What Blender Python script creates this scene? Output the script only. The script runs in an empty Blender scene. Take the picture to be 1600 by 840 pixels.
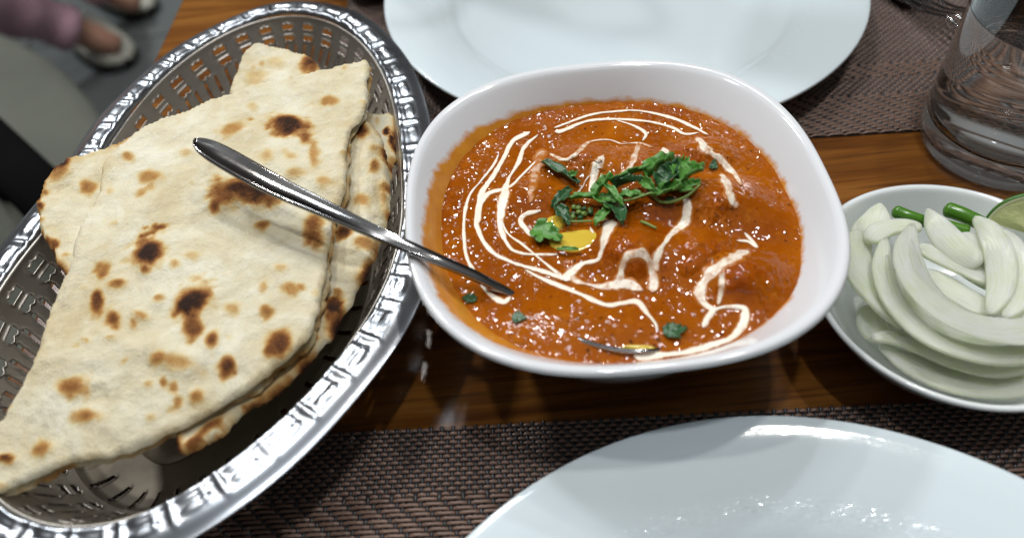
import bpy, bmesh, math, random
import numpy as np
from mathutils import Vector, Matrix, noise
from mathutils.geometry import delaunay_2d_cdt

rng = np.random.default_rng(7)
random.seed(7)
scene = bpy.context.scene
COL = scene.collection

# ------------------------------------------------------------------ camera
F_PX, PITCH, ROLL, CAM_H = 1229.0, 0.8615, -0.0958, 0.259
_cp, _sp = math.cos(PITCH), math.sin(PITCH)
FW = np.array([0, _cp, -_sp]); UP0 = np.array([0, _sp, _cp]); RT0 = np.array([1.0, 0, 0])
_c, _s = math.cos(ROLL), math.sin(ROLL)
RT = _c * RT0 + _s * UP0
UP = -_s * RT0 + _c * UP0
cam = bpy.data.cameras.new('camera')
camo = bpy.data.objects.new('camera', cam)
COL.objects.link(camo)
M3 = Matrix(((RT[0], UP[0], -FW[0]), (RT[1], UP[1], -FW[1]), (RT[2], UP[2], -FW[2])))
camo.matrix_world = Matrix.Translation((0, 0, CAM_H)) @ M3.to_4x4()
cam.sensor_width = 36.0
cam.lens = F_PX / 1600 * 36.0
cam.clip_start, cam.clip_end = 0.01, 50
cam.dof.use_dof = True
cam.dof.focus_distance = 0.315
cam.dof.aperture_fstop = cam.lens / 4.4
scene.camera = camo

# ------------------------------------------------------------------ room light and lamps
world = bpy.data.worlds.new('World')
scene.world = world
world.use_nodes = True
wbg = world.node_tree.nodes['Background']
# the room seen from the table: dim walls, paler ceiling overhead (a plain vertical gradient)
_wt = world.node_tree
_tc = _wt.nodes.new('ShaderNodeTexCoord'); _sx = _wt.nodes.new('ShaderNodeSeparateXYZ'); _rp = _wt.nodes.new('ShaderNodeValToRGB')
_wt.links.new(_tc.outputs['Generated'], _sx.inputs[0]); _wt.links.new(_sx.outputs['Z'], _rp.inputs[0]); _wt.links.new(_rp.outputs[0], wbg.inputs[0])
_e = _rp.color_ramp.elements
_e[0].position, _e[0].color = .62, (.16, .15, .145, 1)
_e[1].position, _e[1].color = .97, (.92, .97, 1.0, 1)
wbg.inputs[1].default_value = 0.46

def lamp(name, loc, target, power, size, color, shape='DISK', size_y=None):
    l = bpy.data.lights.new(name, 'AREA')
    l.shape = shape
    l.size = size
    if size_y: l.size_y = size_y
    l.energy = power
    l.color = color
    o = bpy.data.objects.new(name, l)
    o.location = loc
    d = Vector(target) - Vector(loc)
    o.rotation_euler = d.to_track_quat('-Z', 'Y').to_euler()
    COL.objects.link(o)
    return o

lamp('ceiling_panel_lamp', (-0.22, 1.20, 1.90), (0.0, 0.2, 0), 7.5, 0.31, (0.86, 0.94, 1.0), 'SQUARE')
lamp('ceiling_spot_lamp', (-0.62, 0.50, 1.80), (0, 0.25, 0), 7.5, 0.08, (1.0, 0.95, 0.88))
lamp('ceiling_spot_lamp', (0.62, 0.55, 1.80), (0, 0.25, 0), 7.5, 0.09, (1.0, 0.96, 0.91))
lamp('ceiling_spot_lamp', (0.16, 0.05, 1.95), (0, 0.25, 0), 10.0, 0.09, (0.94, 0.97, 1.0))
lamp('ceiling_spot_lamp', (0.40, 1.45, 1.85), (0, 0.35, 0), 8.5, 0.08, (0.95, 0.97, 1.0))
lamp('ceiling_spot_lamp', (-0.42, 1.48, 1.85), (0, 0.35, 0), 8.5, 0.10, (1.0, 0.96, 0.90))
lamp('ceiling_spot_lamp', (-1.3, 1.7, 1.85), (-1.0, 1.5, -0.7), 36, 0.25, (0.95, 0.98, 1.0))

scene.view_settings.view_transform = 'Standard'
scene.view_settings.look = 'None'
scene.view_settings.exposure = -0.32
scene.view_settings.gamma = 1.0
scene.render.engine = 'CYCLES'
scene.cycles.use_denoising = True
scene.cycles.denoiser = 'OPENIMAGEDENOISE'
scene.cycles.denoising_input_passes = 'RGB_ALBEDO_NORMAL'
scene.cycles.denoising_prefilter = 'NONE'
scene.cycles.max_bounces = 10
scene.cycles.transmission_bounces = 10
scene.cycles.sample_clamp_indirect = 12
scene.cycles.sample_clamp_direct = 0

# ------------------------------------------------------------------ helpers
def at(px, py, z):
    d = FW + (px - 800) / F_PX * RT - (py - 420) / F_PX * UP
    t = (z - CAM_H) / d[2]
    return np.array([0, 0, CAM_H]) + d * t

def pix(P):
    P = np.asarray(P, float)
    d = P - np.array([0, 0, CAM_H]); w = d @ FW
    return np.stack([800 + F_PX * (d @ RT) / w, 420 - F_PX * (d @ UP) / w], -1)

def tag(o, label=None, cat=None, group=None, kind=None):
    if label: o['label'] = label
    if cat: o['category'] = cat
    if group: o['group'] = group
    if kind: o['kind'] = kind
    return o

def empty(name, loc=(0, 0, 0)):
    o = bpy.data.objects.new(name, None)
    o.location = loc
    o.empty_display_size = 0.01
    COL.objects.link(o)
    return o

def mesh_obj(name, verts, faces, mat, parent=None, smooth=True):
    me = bpy.data.meshes.new(name)
    me.from_pydata([tuple(map(float, v)) for v in verts], [], [tuple(int(i) for i in f) for f in faces])
    me.validate()
    bm_ = bmesh.new(); bm_.from_mesh(me); bmesh.ops.recalc_face_normals(bm_, faces=bm_.faces); bm_.to_mesh(me); bm_.free()
    me.update()
    if smooth:
        me.polygons.foreach_set('use_smooth', [True] * len(me.polygons))
    if mat: me.materials.append(mat)
    o = bpy.data.objects.new(name, me)
    COL.objects.link(o)
    if parent:
        o.parent = parent
        o.matrix_parent_inverse = Matrix.Translation(-parent.location)
    return o

def attr(o, name, vals):
    a = o.data.attributes.new(name, 'FLOAT', 'POINT')
    a.data.foreach_set('value', np.asarray(vals, dtype=np.float32))

def grid_faces(nu, nv, wrap_u=False, wrap_v=False, base=0):
    f = []
    for i in range(nu if wrap_u else nu - 1):
        for j in range(nv if wrap_v else nv - 1):
            i2, j2 = (i + 1) % nu, (j + 1) % nv
            f.append((base + i * nv + j, base + i2 * nv + j, base + i2 * nv + j2, base + i * nv + j2))
    return f

def catmull(P, n):
    P = np.asarray(P, float)
    if len(P) == 2:
        t = np.linspace(0, 1, n)[:, None]
        return P[0] * (1 - t) + P[1] * t
    seg = np.linalg.norm(np.diff(P[:, :2], axis=0), axis=1)
    s = np.concatenate([[0], np.cumsum(seg)])
    Q = np.vstack([2 * P[0] - P[1], P, 2 * P[-1] - P[-2]])
    out = []
    for x in np.linspace(0, s[-1], n):
        k = min(np.searchsorted(s, x, side='right') - 1, len(P) - 2)
        t = (x - s[k]) / max(seg[k], 1e-9)
        a, b, c, d = Q[k], Q[k + 1], Q[k + 2], Q[k + 3]
        out.append(.5 * ((2 * b) + (c - a) * t + (2 * a - 5 * b + 4 * c - d) * t * t + (3 * b - a - 3 * c + d) * t ** 3))
    return np.array(out)

def sst(e0, e1, x):
    t = np.clip((x - e0) / (e1 - e0), 0, 1)
    return t * t * (3 - 2 * t)

def fbm(P, scale, octv=3, seed=0.0):
    P = np.asarray(P, float)
    out = np.empty(len(P))
    for i, p in enumerate(P):
        q = Vector((p[0] * scale + seed, p[1] * scale - seed * .7, (p[2] if len(p) > 2 else 0) * scale + seed * 1.3))
        v, a = 0.0, 1.0
        for _ in range(octv):
            v += a * noise.noise(q); q = q * 2.03; a *= .5
        out[i] = v
    return out

def lathe(prof, n=96, close=False):
    V = []; m = len(prof)
    for i in range(n):
        a = 2 * math.pi * i / n
        for r, z in prof:
            V.append((r * math.cos(a), r * math.sin(a), z))
    return V, grid_faces(n, m, True, close)

def smooth_prof(prof, n):
    return [tuple(p) for p in catmull(prof, n)]

def tube(path, radii, ns=12, flat=1.0, cap=True):
    path = np.asarray(path, float); n = len(path)
    T = np.gradient(path, axis=0); T /= np.linalg.norm(T, axis=1)[:, None]
    V = []
    for i in range(n):
        t = T[i]; up = np.array([0, 0, 1.0])
        if abs(t[2]) > .95: up = np.array([0, 1.0, 0])
        s = np.cross(t, up); s /= np.linalg.norm(s); u = np.cross(s, t)
        for k in range(ns):
            a = 2 * math.pi * k / ns
            V.append(path[i] + radii[i] * (math.cos(a) * s + flat * math.sin(a) * u))
    F = grid_faces(n, ns, False, True)
    if cap:
        F.append(tuple(range(ns - 1, -1, -1))); F.append(tuple((n - 1) * ns + k for k in range(ns)))
    return V, F

def box(x0, x1, y0, y1, z0, z1):
    V = [(x, y, z) for x in (x0, x1) for y in (y0, y1) for z in (z0, z1)]
    F = [(0, 1, 3, 2), (4, 6, 7, 5), (0, 4, 5, 1), (2, 3, 7, 6), (0, 2, 6, 4), (1, 5, 7, 3)]
    return V, F

def bevel(o, w, seg=3):
    m = o.modifiers.new('bevel', 'BEVEL'); m.width = w; m.segments = seg; m.limit_method = 'ANGLE'
    return o

# ------------------------------------------------------------------ materials
class NT:
    def __init__(self, name):
        self.m = bpy.data.materials.new(name); self.m.use_nodes = True
        self.t = self.m.node_tree; self.b = self.t.nodes['Principled BSDF']
    def n(self, typ, **kw):
        nd = self.t.nodes.new(typ)
        for k, v in kw.items():
            if k.startswith('i_'):
                key = k[2:]
                nd.inputs[int(key) if key.isdigit() else key.replace('_', ' ')].default_value = v
            else: setattr(nd, k, v)
        return nd
    def l(self, a, b): self.t.links.new(a, b)
    def coord(self, scale=(1, 1, 1), rot=(0, 0, 0)):
        c = self.n('ShaderNodeTexCoord'); m = self.n('ShaderNodeMapping')
        m.inputs['Scale'].default_value = scale; m.inputs['Rotation'].default_value = rot
        self.l(c.outputs['Object'], m.inputs['Vector']); return m.outputs[0]
    def noise(self, vec, scale, detail=4, rough=.55, dist=0):
        nd = self.n('ShaderNodeTexNoise'); nd.inputs['Scale'].default_value = scale
        nd.inputs['Detail'].default_value = detail; nd.inputs['Roughness'].default_value = rough
        nd.inputs['Distortion'].default_value = dist
        self.l(vec, nd.inputs['Vector']); return nd.outputs['Fac']
    def ramp(self, fac, stops):
        r = self.n('ShaderNodeValToRGB')
        e = r.color_ramp.elements
        while len(e) < len(stops): e.new(.5)
        for k, (p, c) in enumerate(stops):
            e[k].position = p; e[k].color = (*c, 1)
        self.l(fac, r.inputs[0]); return r.outputs[0]
    def math(self, op, a, b=None, clamp=False):
        nd = self.n('ShaderNodeMath', operation=op); nd.use_clamp = clamp
        for k, x in enumerate((a, b)):
            if x is None: continue
            if isinstance(x, (int, float)): nd.inputs[k].default_value = x
            else: self.l(x, nd.inputs[k])
        return nd.outputs[0]
    def mix(self, fac, a, b, mode='MIX'):
        nd = self.n('ShaderNodeMix', data_type='RGBA', blend_type=mode)
        for idx, x in ((0, fac), (6, a), (7, b)):
            if isinstance(x, (int, float)): nd.inputs[idx].default_value = x
            elif isinstance(x, tuple): nd.inputs[idx].default_value = (*x, 1)
            else: self.l(x, nd.inputs[idx])
        return nd.outputs[2]
    def attr(self, name):
        a = self.n('ShaderNodeAttribute'); a.attribute_name = name; return a.outputs['Fac']
    def bump(self, h, strength, dist, normal=None):
        b = self.n('ShaderNodeBump'); b.inputs['Strength'].default_value = strength; b.inputs['Distance'].default_value = dist
        self.l(h, b.inputs['Height'])
        if normal is not None: self.l(normal, b.inputs['Normal'])
        return b.outputs[0]
    def set(self, **kw):
        for k, v in kw.items():
            s = self.b.inputs[k.replace('_', ' ')]
            if isinstance(v, (int, float)): s.default_value = v
            elif isinstance(v, tuple): s.default_value = (*v, 1) if len(v) == 3 and s.type == 'RGBA' else v
            else: self.l(v, s)
        return self

MAT = {}
def m_china(name, stain=False, c1=(.69, .775, .81), c2=(.655, .74, .775), scuffed=False):
    t = NT(name); v = t.coord()
    col = t.mix(t.noise(v, 14, 3), c1, c2)
    rough = t.math('MULTIPLY_ADD', t.noise(v, 40, 3), .10); t.t.nodes[-1].inputs[2].default_value = .05
    sc = t.noise(t.coord((60, 900, 60), (0, 0, .6)), 1.0, 3)
    sc2 = t.noise(t.coord((900, 70, 60), (0, 0, .25)), 1.0, 3)
    h = t.math('ADD', sc, sc2)
    if stain:
        s = t.attr('stain')
        blot = t.noise(v, 260, 5, .65); streak = t.noise(t.coord((1, 1, 1)), 75, 4, .6, .6)
        f = t.math('MULTIPLY_ADD', s, 1.75); t.l(t.math('ADD', t.math('MULTIPLY', blot, -.75), t.math('MULTIPLY', streak, -.55)), t.t.nodes[-4].inputs[2]) if False else None
        ns = t.math('ADD', t.math('MULTIPLY', t.noise(v, 110, 4, .6), .8), t.math('MULTIPLY', t.noise(t.coord((90, 300, 40), (0, 0, .3)), 1.0, 4, .6), .65))
        d = t.math('SUBTRACT', t.math('MULTIPLY', s, 1.75), ns)
        f = t.math('MULTIPLY', t.math('ADD', d, .02), 2.6, True)
        stcol = t.mix(t.math('MULTIPLY', t.noise(v, 120, 3), 1.3, True), (.78, .36, .02), (.52, .165, .004))
        col = t.mix(t.math('MULTIPLY', f, .98), col, stcol)
        rough = t.math('ADD', rough, t.math('MULTIPLY', f, .12))
    nrm = t.bump(h, .07, .0002)
    if scuffed:
        # fine cutlery scratches, densest on the shoulder of the well
        sp = t.n('ShaderNodeSeparateXYZ'); tc = t.n('ShaderNodeTexCoord'); t.l(tc.outputs['Object'], sp.inputs[0])
        rad = t.math('SQRT', t.math('ADD', t.math('MULTIPLY', sp.outputs[0], sp.outputs[0]), t.math('MULTIPLY', sp.outputs[1], sp.outputs[1])))
        dr = t.math('DIVIDE', t.math('SUBTRACT', rad, .1050), .0042)
        ring = t.math('POWER', 2.718, t.math('MULTIPLY', t.math('MULTIPLY', dr, dr), -1.0))
        tot = None
        for q, (rz, sd) in enumerate(((.4, 0.0), (1.5, 3.0), (2.6, 7.0))):
            vo = t.n('ShaderNodeTexVoronoi'); vo.inputs['Scale'].default_value = 1.0
            t.l(t.coord((600, 2000, 600), (0, 0, rz)), vo.inputs['Vector'])
            sb = t.n('ShaderNodeVectorMath', operation='SUBTRACT'); t.l(vo.outputs['Color'], sb.inputs[0]); sb.inputs[1].default_value = (.5, .5, .5)
            cut = t.math('GREATER_THAN', t.noise(t.coord((260, 1100, 260), (0, 0, rz)), 1.0, 1), .53)
            sc_ = t.n('ShaderNodeVectorMath', operation='SCALE'); t.l(sb.outputs[0], sc_.inputs[0]); t.l(t.math('MULTIPLY', cut, t.math('MULTIPLY_ADD', ring, .20)), sc_.inputs['Scale'])
            t.t.nodes[-2].inputs[2].default_value = .012 if t.t.nodes[-2].type == 'MATH' else 0
            if tot is None: tot = sc_.outputs[0]
            else:
                ad = t.n('ShaderNodeVectorMath', operation='ADD'); t.l(tot, ad.inputs[0]); t.l(sc_.outputs[0], ad.inputs[1]); tot = ad.outputs[0]
        ad = t.n('ShaderNodeVectorMath', operation='ADD'); t.l(nrm, ad.inputs[0]); t.l(tot, ad.inputs[1])
        no = t.n('ShaderNodeVectorMath', operation='NORMALIZE'); t.l(ad.outputs[0], no.inputs[0]); nrm = no.outputs[0]
    t.set(Base_Color=col, Roughness=rough, Normal=nrm)
    t.b.inputs['Specular IOR Level'].default_value = .5
    t.b.inputs['Coat Weight'].default_value = .25
    t.b.inputs['Coat Roughness'].default_value = .04
    return t.m
MAT['china'] = m_china('white_china', scuffed=True)
MAT['china_stained'] = m_china('white_china_with_gravy_film', True, (.74, .755, .775), (.70, .715, .74))

def m_wood():
    t = NT('table_wood'); v = t.coord((5, 70, 5), (0, 0, .05)); v2 = t.coord((14, 420, 14), (0, 0, .05)); v3 = t.coord((2.2, 16, 3), (0, 0, .05))
    a = t.noise(v, 1.2, 6, .6, .8); b = t.noise(v2, 1.0, 4, .6); c = t.noise(v3, 1.3, 3)
    g = t.math('ADD', t.math('MULTIPLY', a, .75), t.math('MULTIPLY', c, .35))
    col = t.ramp(g, [(.32, (.045, .013, .003)), (.47, (.115, .038, .007)), (.58, (.19, .070, .012)), (.75, (.28, .118, .024))])
    col = t.mix(t.math('MULTIPLY', t.math('SUBTRACT', b, .5, True), 3.2, True), col, (.045, .016, .007))
    fine = t.noise(t.coord((1, 1, 1)), 2600, 2)
    t.set(Base_Color=col, Roughness=.17, Normal=t.bump(fine, .20, .0001, t.bump(b, .06, .0002)))
    t.b.inputs['Specular IOR Level'].default_value = .33
    return t.m
MAT['wood'] = m_wood()

def m_thread(name, c1, c2, rough):
    t = NT(name); v = t.coord()
    t.set(Base_Color=t.mix(t.noise(v, 130, 3), c1, c2), Roughness=rough, Normal=t.bump(t.noise(v, 1500, 2), .2, .0003))
    return t.m
MAT['warp'] = m_thread('black_woven_vinyl', (.012, .012, .015), (.035, .032, .035), .32)
MAT['weft'] = m_thread('brown_woven_vinyl', (.135, .080, .058), (.25, .155, .115), .34)

def m_steel(name, base, rough, brushed=.25, dirt=0.0):
    t = NT(name); v = t.coord()
    br = t.noise(t.coord((30, 700, 60), (0, 0, .5)), 1.0, 4); sm = t.noise(v, 55, 4)
    col = t.mix(t.math('MULTIPLY', t.math('SUBTRACT', sm, .45, True), 2.0, True), base, tuple(x * (1 - dirt) for x in base))
    r = t.math('ADD', t.math('MULTIPLY', sm, .18), rough - .07)
    t.set(Base_Color=col, Metallic=1.0, Roughness=r, Normal=t.bump(br, brushed, .0003, t.bump(t.noise(v, 110, 3), .06, .0006)))
    return t.m
MAT['steel'] = m_steel('polished_steel', (.31, .30, .295), .09, .03)
MAT['rim_steel'] = m_steel('embossed_steel', (.47, .50, .54), .27, .03, .30)
MAT['base_steel'] = m_steel('shaded_steel_base', (.20, .175, .14), .60, .05, .3)  # basket's own steel, darkened to stand in for the naan's shade and cut glare
MAT['wall_steel'] = m_steel('perforated_steel', (.60, .56, .50), .42, .06, .30)

def m_naan():
    t = NT('naan_bread'); v = t.coord()
    big = t.noise(v, 38, 5, .6, .4); mid = t.noise(v, 170, 5, .6); fine = t.noise(v, 900, 4, .7)
    base = t.ramp(big, [(.30, (.59, .49, .295)), (.48, (.67, .60, .42)), (.66, (.76, .725, .58))])
    base = t.mix(t.math('MULTIPLY', t.math('SUBTRACT', fine, .55, True), 1.6, True), base, (.58, .46, .28))
    base = t.mix(t.math('MULTIPLY', t.math('SUBTRACT', mid, .52, True), 1.8, True), base, (.83, .79, .68))
    ch = t.attr('char')
    w = t.math('ADD', t.math('MULTIPLY', t.math('SUBTRACT', mid, .5), .75), t.math('MULTIPLY', t.math('SUBTRACT', fine, .5), .5))
    c = t.math('MULTIPLY', ch, t.math('ADD', 1.0, w), True)
    cc = t.ramp(c, [(0.0, (1, 1, 1)), (.16, (.93, .82, .62)), (.36, (.70, .43, .19)), (.62, (.34, .14, .045)), (.85, (.11, .04, .016)), (1.0, (.035, .014, .008))])
    col = t.mix(1.0, base, cc, 'MULTIPLY')
    h = t.math('ADD', t.math('MULTIPLY', mid, .6), t.math('MULTIPLY', fine, .28))
    t.set(Base_Color=col, Roughness=.82, Normal=t.bump(h, .75, .0022, t.bump(big, .6, .004)))
    t.b.inputs['Subsurface Weight'].default_value = .12
    t.b.inputs['Subsurface Radius'].default_value = (.004, .0025, .001)
    t.b.inputs['Subsurface Scale'].default_value = .6
    t.b.inputs['Specular IOR Level'].default_value = .25
    return t.m
MAT['naan'] = m_naan()

def m_gravy(name, red=0.0):
    t = NT(name); v = t.coord()
    big = t.noise(v, 28, 4, .6, .5); mid = t.noise(v, 230, 5, .65); fine = t.noise(v, 620, 1, .5, .4)
    col = t.ramp(big, [(.30, (.23 + red * .03, .047, .001)), (.5, (.30 + red * .03, .072, .0012)), (.7, (.385, .104, .0025))])
    col = t.mix(t.math('MULTIPLY', t.math('SUBTRACT', mid, .56, True), 3.0, True), col, (.47, .16, .008))
    sp = t.noise(v, 520, 2, .5)
    col = t.mix(t.math('MULTIPLY', t.math('SUBTRACT', sp, .665, True), 14, True), col, (.06, .016, .004))
    patch = t.math('MULTIPLY', t.math('SUBTRACT', t.noise(v, 60, 3, .6), .36, True), 4.0, True)
    wob = t.n('ShaderNodeVectorMath', operation='MULTIPLY_ADD'); nz = t.n('ShaderNodeTexNoise'); nz.inputs['Scale'].default_value = 420; nz.inputs['Detail'].default_value = 1
    t.l(v, nz.inputs['Vector']); t.l(nz.outputs['Color'], wob.inputs[0]); wob.inputs[1].default_value = (.0014, .0014, .0014); t.l(v, wob.inputs[2])
    vo = t.n('ShaderNodeTexVoronoi'); vo.inputs['Scale'].default_value = 880
    t.l(wob.outputs[0], vo.inputs['Vector'])
    # every oil grain leans its own way
    sub = t.n('ShaderNodeVectorMath', operation='SUBTRACT'); t.l(vo.outputs['Color'], sub.inputs[0]); sub.inputs[1].default_value = (.5, .5, .5)
    sc = t.n('ShaderNodeVectorMath', operation='SCALE'); t.l(sub.outputs[0], sc.inputs[0]); t.l(t.math('MULTIPLY', patch, .62), sc.inputs['Scale'])
    nb = t.bump(t.noise(v, 260, 1, .5, .3), .42, .0010)
    ad = t.n('ShaderNodeVectorMath', operation='ADD'); t.l(nb, ad.inputs[0]); t.l(sc.outputs[0], ad.inputs[1])
    no = t.n('ShaderNodeVectorMath', operation='NORMALIZE'); t.l(ad.outputs[0], no.inputs[0])
    t.set(Base_Color=col, Roughness=.055)
    t.l(no.outputs[0], t.b.inputs['Normal'])
    t.b.inputs['Subsurface Weight'].default_value = .18
    t.b.inputs['Subsurface Radius'].default_value = (.003, .0012, .0004)
    t.b.inputs['Subsurface Scale'].default_value = .5
    t.b.inputs['Specular IOR Level'].default_value = .31
    return t.m
MAT['gravy'] = m_gravy('tomato_gravy')
MAT['chunk'] = m_gravy('gravy_coated_chicken', .8)

def m_cream():
    t = NT('fresh_cream'); v = t.coord()
    e = t.attr('thin')
    n1 = t.noise(v, 420, 4, .65)
    f = t.math('MULTIPLY', t.math('SUBTRACT', t.math('ADD', e, t.math('MULTIPLY', n1, .9)), .72), 2.6, True)
    col = t.mix(f, (.86, .79, .66), (.42, .13, .008))
    t.set(Base_Color=col, Roughness=.28, Normal=t.bump(t.noise(v, 520, 3), .25, .0008))
    t.b.inputs['Subsurface Weight'].default_value = .2
    t.b.inputs['Subsurface Radius'].default_value = (.002, .0015, .001)
    t.b.inputs['Subsurface Scale'].default_value = .5
    return t.m
MAT['cream'] = m_cream()

def m_simple(name, c1, c2, scale, rough, bumps=0.0, bdist=.0005, sss=0.0, trans=0.0, bscale=None, spec=.5):
    t = NT(name); v = t.coord()
    t.set(Base_Color=t.mix(t.noise(v, scale, 4), c1, c2), Roughness=rough)
    if bumps: t.set(Normal=t.bump(t.noise(v, bscale or scale * 2, 4), bumps, bdist))
    t.b.inputs['Specular IOR Level'].default_value = spec
    if sss:
        t.b.inputs['Subsurface Weight'].default_value = sss
        t.b.inputs['Subsurface Radius'].default_value = (.006, .006, .004)
        t.b.inputs['Subsurface Scale'].default_value = .6
    if trans: t.b.inputs['Transmission Weight'].default_value = trans
    return t.m
MAT['butter'] = m_simple('melted_butter', (.66, .50, .07), (.58, .38, .03), 90, .12, .1, .0005, .3)
MAT['leaf'] = m_simple('coriander_leaf', (.040, .155, .020), (.13, .33, .055), 260, .36, .6, .0008, .0)
MAT['leaf_dark'] = m_simple('wet_coriander_leaf', (.014, .065, .022), (.045, .125, .042), 260, .25, .6, .0008)
MAT['stem'] = m_simple('coriander_stem', (.10, .20, .03), (.24, .33, .09), 300, .35)
def m_onion():
    t = NT('raw_onion'); v = t.coord()
    e = t.attr('edge')
    cb = t.n('ShaderNodeCombineXYZ')
    t.l(t.math('MULTIPLY', t.attr('acr'), 1.0), cb.inputs[0]); t.l(t.math('MULTIPLY', t.attr('alo'), .06), cb.inputs[1])
    ve = t.noise(cb.outputs[0], 1.6, 4, .6); st = t.noise(v, 110, 3, .5)
    mixv = t.math('ADD', t.math('MULTIPLY', ve, .65), t.math('MULTIPLY', st, .35))
    col = t.ramp(mixv, [(.34, (.70, .79, .52)), (.50, (.83, .88, .70)), (.66, (.92, .94, .85))])
    col = t.mix(t.math('MULTIPLY', e, .55, True), col, (.70, .77, .48))
    t.set(Base_Color=col, Roughness=.13, Normal=t.bump(ve, .3, .0005, t.bump(t.noise(v, 240, 3), .15, .0008)))
    t.b.inputs['Subsurface Weight'].default_value = .7
    t.b.inputs['Subsurface Radius'].default_value = (.010, .011, .007)
    t.b.inputs['Subsurface Scale'].default_value = .8
    t.b.inputs['Transmission Weight'].default_value = .35
    t.b.inputs['IOR'].default_value = 1.22
    return t.m
MAT['onion'] = m_onion()
MAT['chilli'] = m_simple('green_chilli_skin', (.035, .135, .008), (.085, .22, .018), 45, .20, .12, .0006)
MAT['chilli_cut'] = m_simple('green_chilli_flesh', (.30, .42, .12), (.42, .50, .20), 200, .3)
MAT['lime_peel'] = m_simple('lime_peel', (.030, .12, .012), (.07, .20, .02), 60, .3, .4, .0006, bscale=900)
MAT['lime_flesh'] = m_simple('lime_flesh', (.60, .66, .28), (.72, .75, .40), 260, .2, .5, .0008, .3)
MAT['lime_pith'] = m_simple('lime_pith', (.62, .66, .40), (.70, .72, .50), 200, .5)
def m_glass(name, ior, rough=0.0, col=(1, 1, 1)):
    t = NT(name)
    v = t.coord()
    t.set(Base_Color=col, Roughness=rough)
    t.b.inputs['Transmission Weight'].default_value = 1.0
    t.b.inputs['IOR'].default_value = ior
    return t.m
MAT['glass'] = m_glass('clear_glass', 1.48, 0, (.97, .99, .98))
MAT['water'] = m_glass('drinking_water', 1.33)
def m_floor():
    t = NT('floor_tile'); v = t.coord()
    t.set(Base_Color=t.mix(t.noise(v, 3, 6), (.10, .115, .115), (.16, .175, .17)), Roughness=.35)
    return t.m
MAT['floor'] = m_floor()
MAT['grout'] = m_simple('tile_grout', (.07, .075, .075), (.1, .1, .1), 20, .8)
MAT['chair_cloth'] = m_simple('grey_chair_cloth', (.06, .064, .05), (.135, .14, .115), 7, .85, .5, .01, bscale=14)
MAT['black'] = m_simple('black_metal', (.003, .003, .003), (.005, .005, .005), 20, .95, spec=.05)
MAT['pink'] = m_simple('pink_trouser_cloth', (.50, .29, .36), (.64, .40, .47), 9, .85, .5, .01, bscale=16)
MAT['skin'] = m_simple('skin', (.42, .22, .15), (.48, .26, .18), 20, .5)
MAT['shoe'] = m_simple('cream_clog_foam', (.52, .51, .43), (.58, .57, .49), 20, .6)
MAT['sole'] = m_simple('dark_clog_sole', (.02, .022, .02), (.03, .03, .03), 20, .7)

# ------------------------------------------------------------------ floor
FZ = -0.75
structure_floor = mesh_obj('floor', *box(-4.5, 3.5, -2.5, 6.5, FZ - .05, FZ - .006), MAT['grout'], smooth=False)
tag(structure_floor, kind='structure')
tile_me = None
for i in range(-5, 1):
    for j in range(0, 6):
        x, y = i * .60 - .2, j * .60 + .2
        if tile_me is None:
            o = mesh_obj('floor_tile', *box(-.297, .297, -.297, .297, -.012, 0), MAT['floor'], None, False)
            tile_me = o.data
        else:
            o = bpy.data.objects.new('floor_tile', tile_me); COL.objects.link(o)
        o.location = (x, y, FZ)
        o.parent = structure_floor

# ------------------------------------------------------------------ table
THETA = -0.0494
ct, st_ = math.cos(THETA), math.sin(THETA)
def tloc(x, y): return np.array([ct * x - st_ * y, st_ * x + ct * y])
def to_t(p): return np.array([ct * p[0] + st_ * p[1], -st_ * p[0] + ct * p[1]])
ex = .5 * (to_t(at(287, 0, 0))[0] + to_t(at(237, 93, 0))[0])
table = empty('dining_table', (0.25, 0.3, FZ))
tag(table, 'brown wood-grain dining table carrying the bread basket, curry bowl and plates', 'table')
V, Fc = box(ex, ex + 1.15, -.12, .95, -.032, 0)
V = [(*tloc(v[0], v[1]), v[2]) for v in V]
bevel(mesh_obj('tabletop', V, Fc, MAT['wood'], table, False), .002, 2)
for lx in (ex + .07, ex + 1.08):
    for ly in (-.05, .88):
        V, Fc = box(lx - .025, lx + .025, ly - .025, ly + .025, FZ, -.0325)
        V = [(*tloc(v[0], v[1]), v[2]) for v in V]
        mesh_obj('leg', V, Fc, MAT['black'], table, False)

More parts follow.
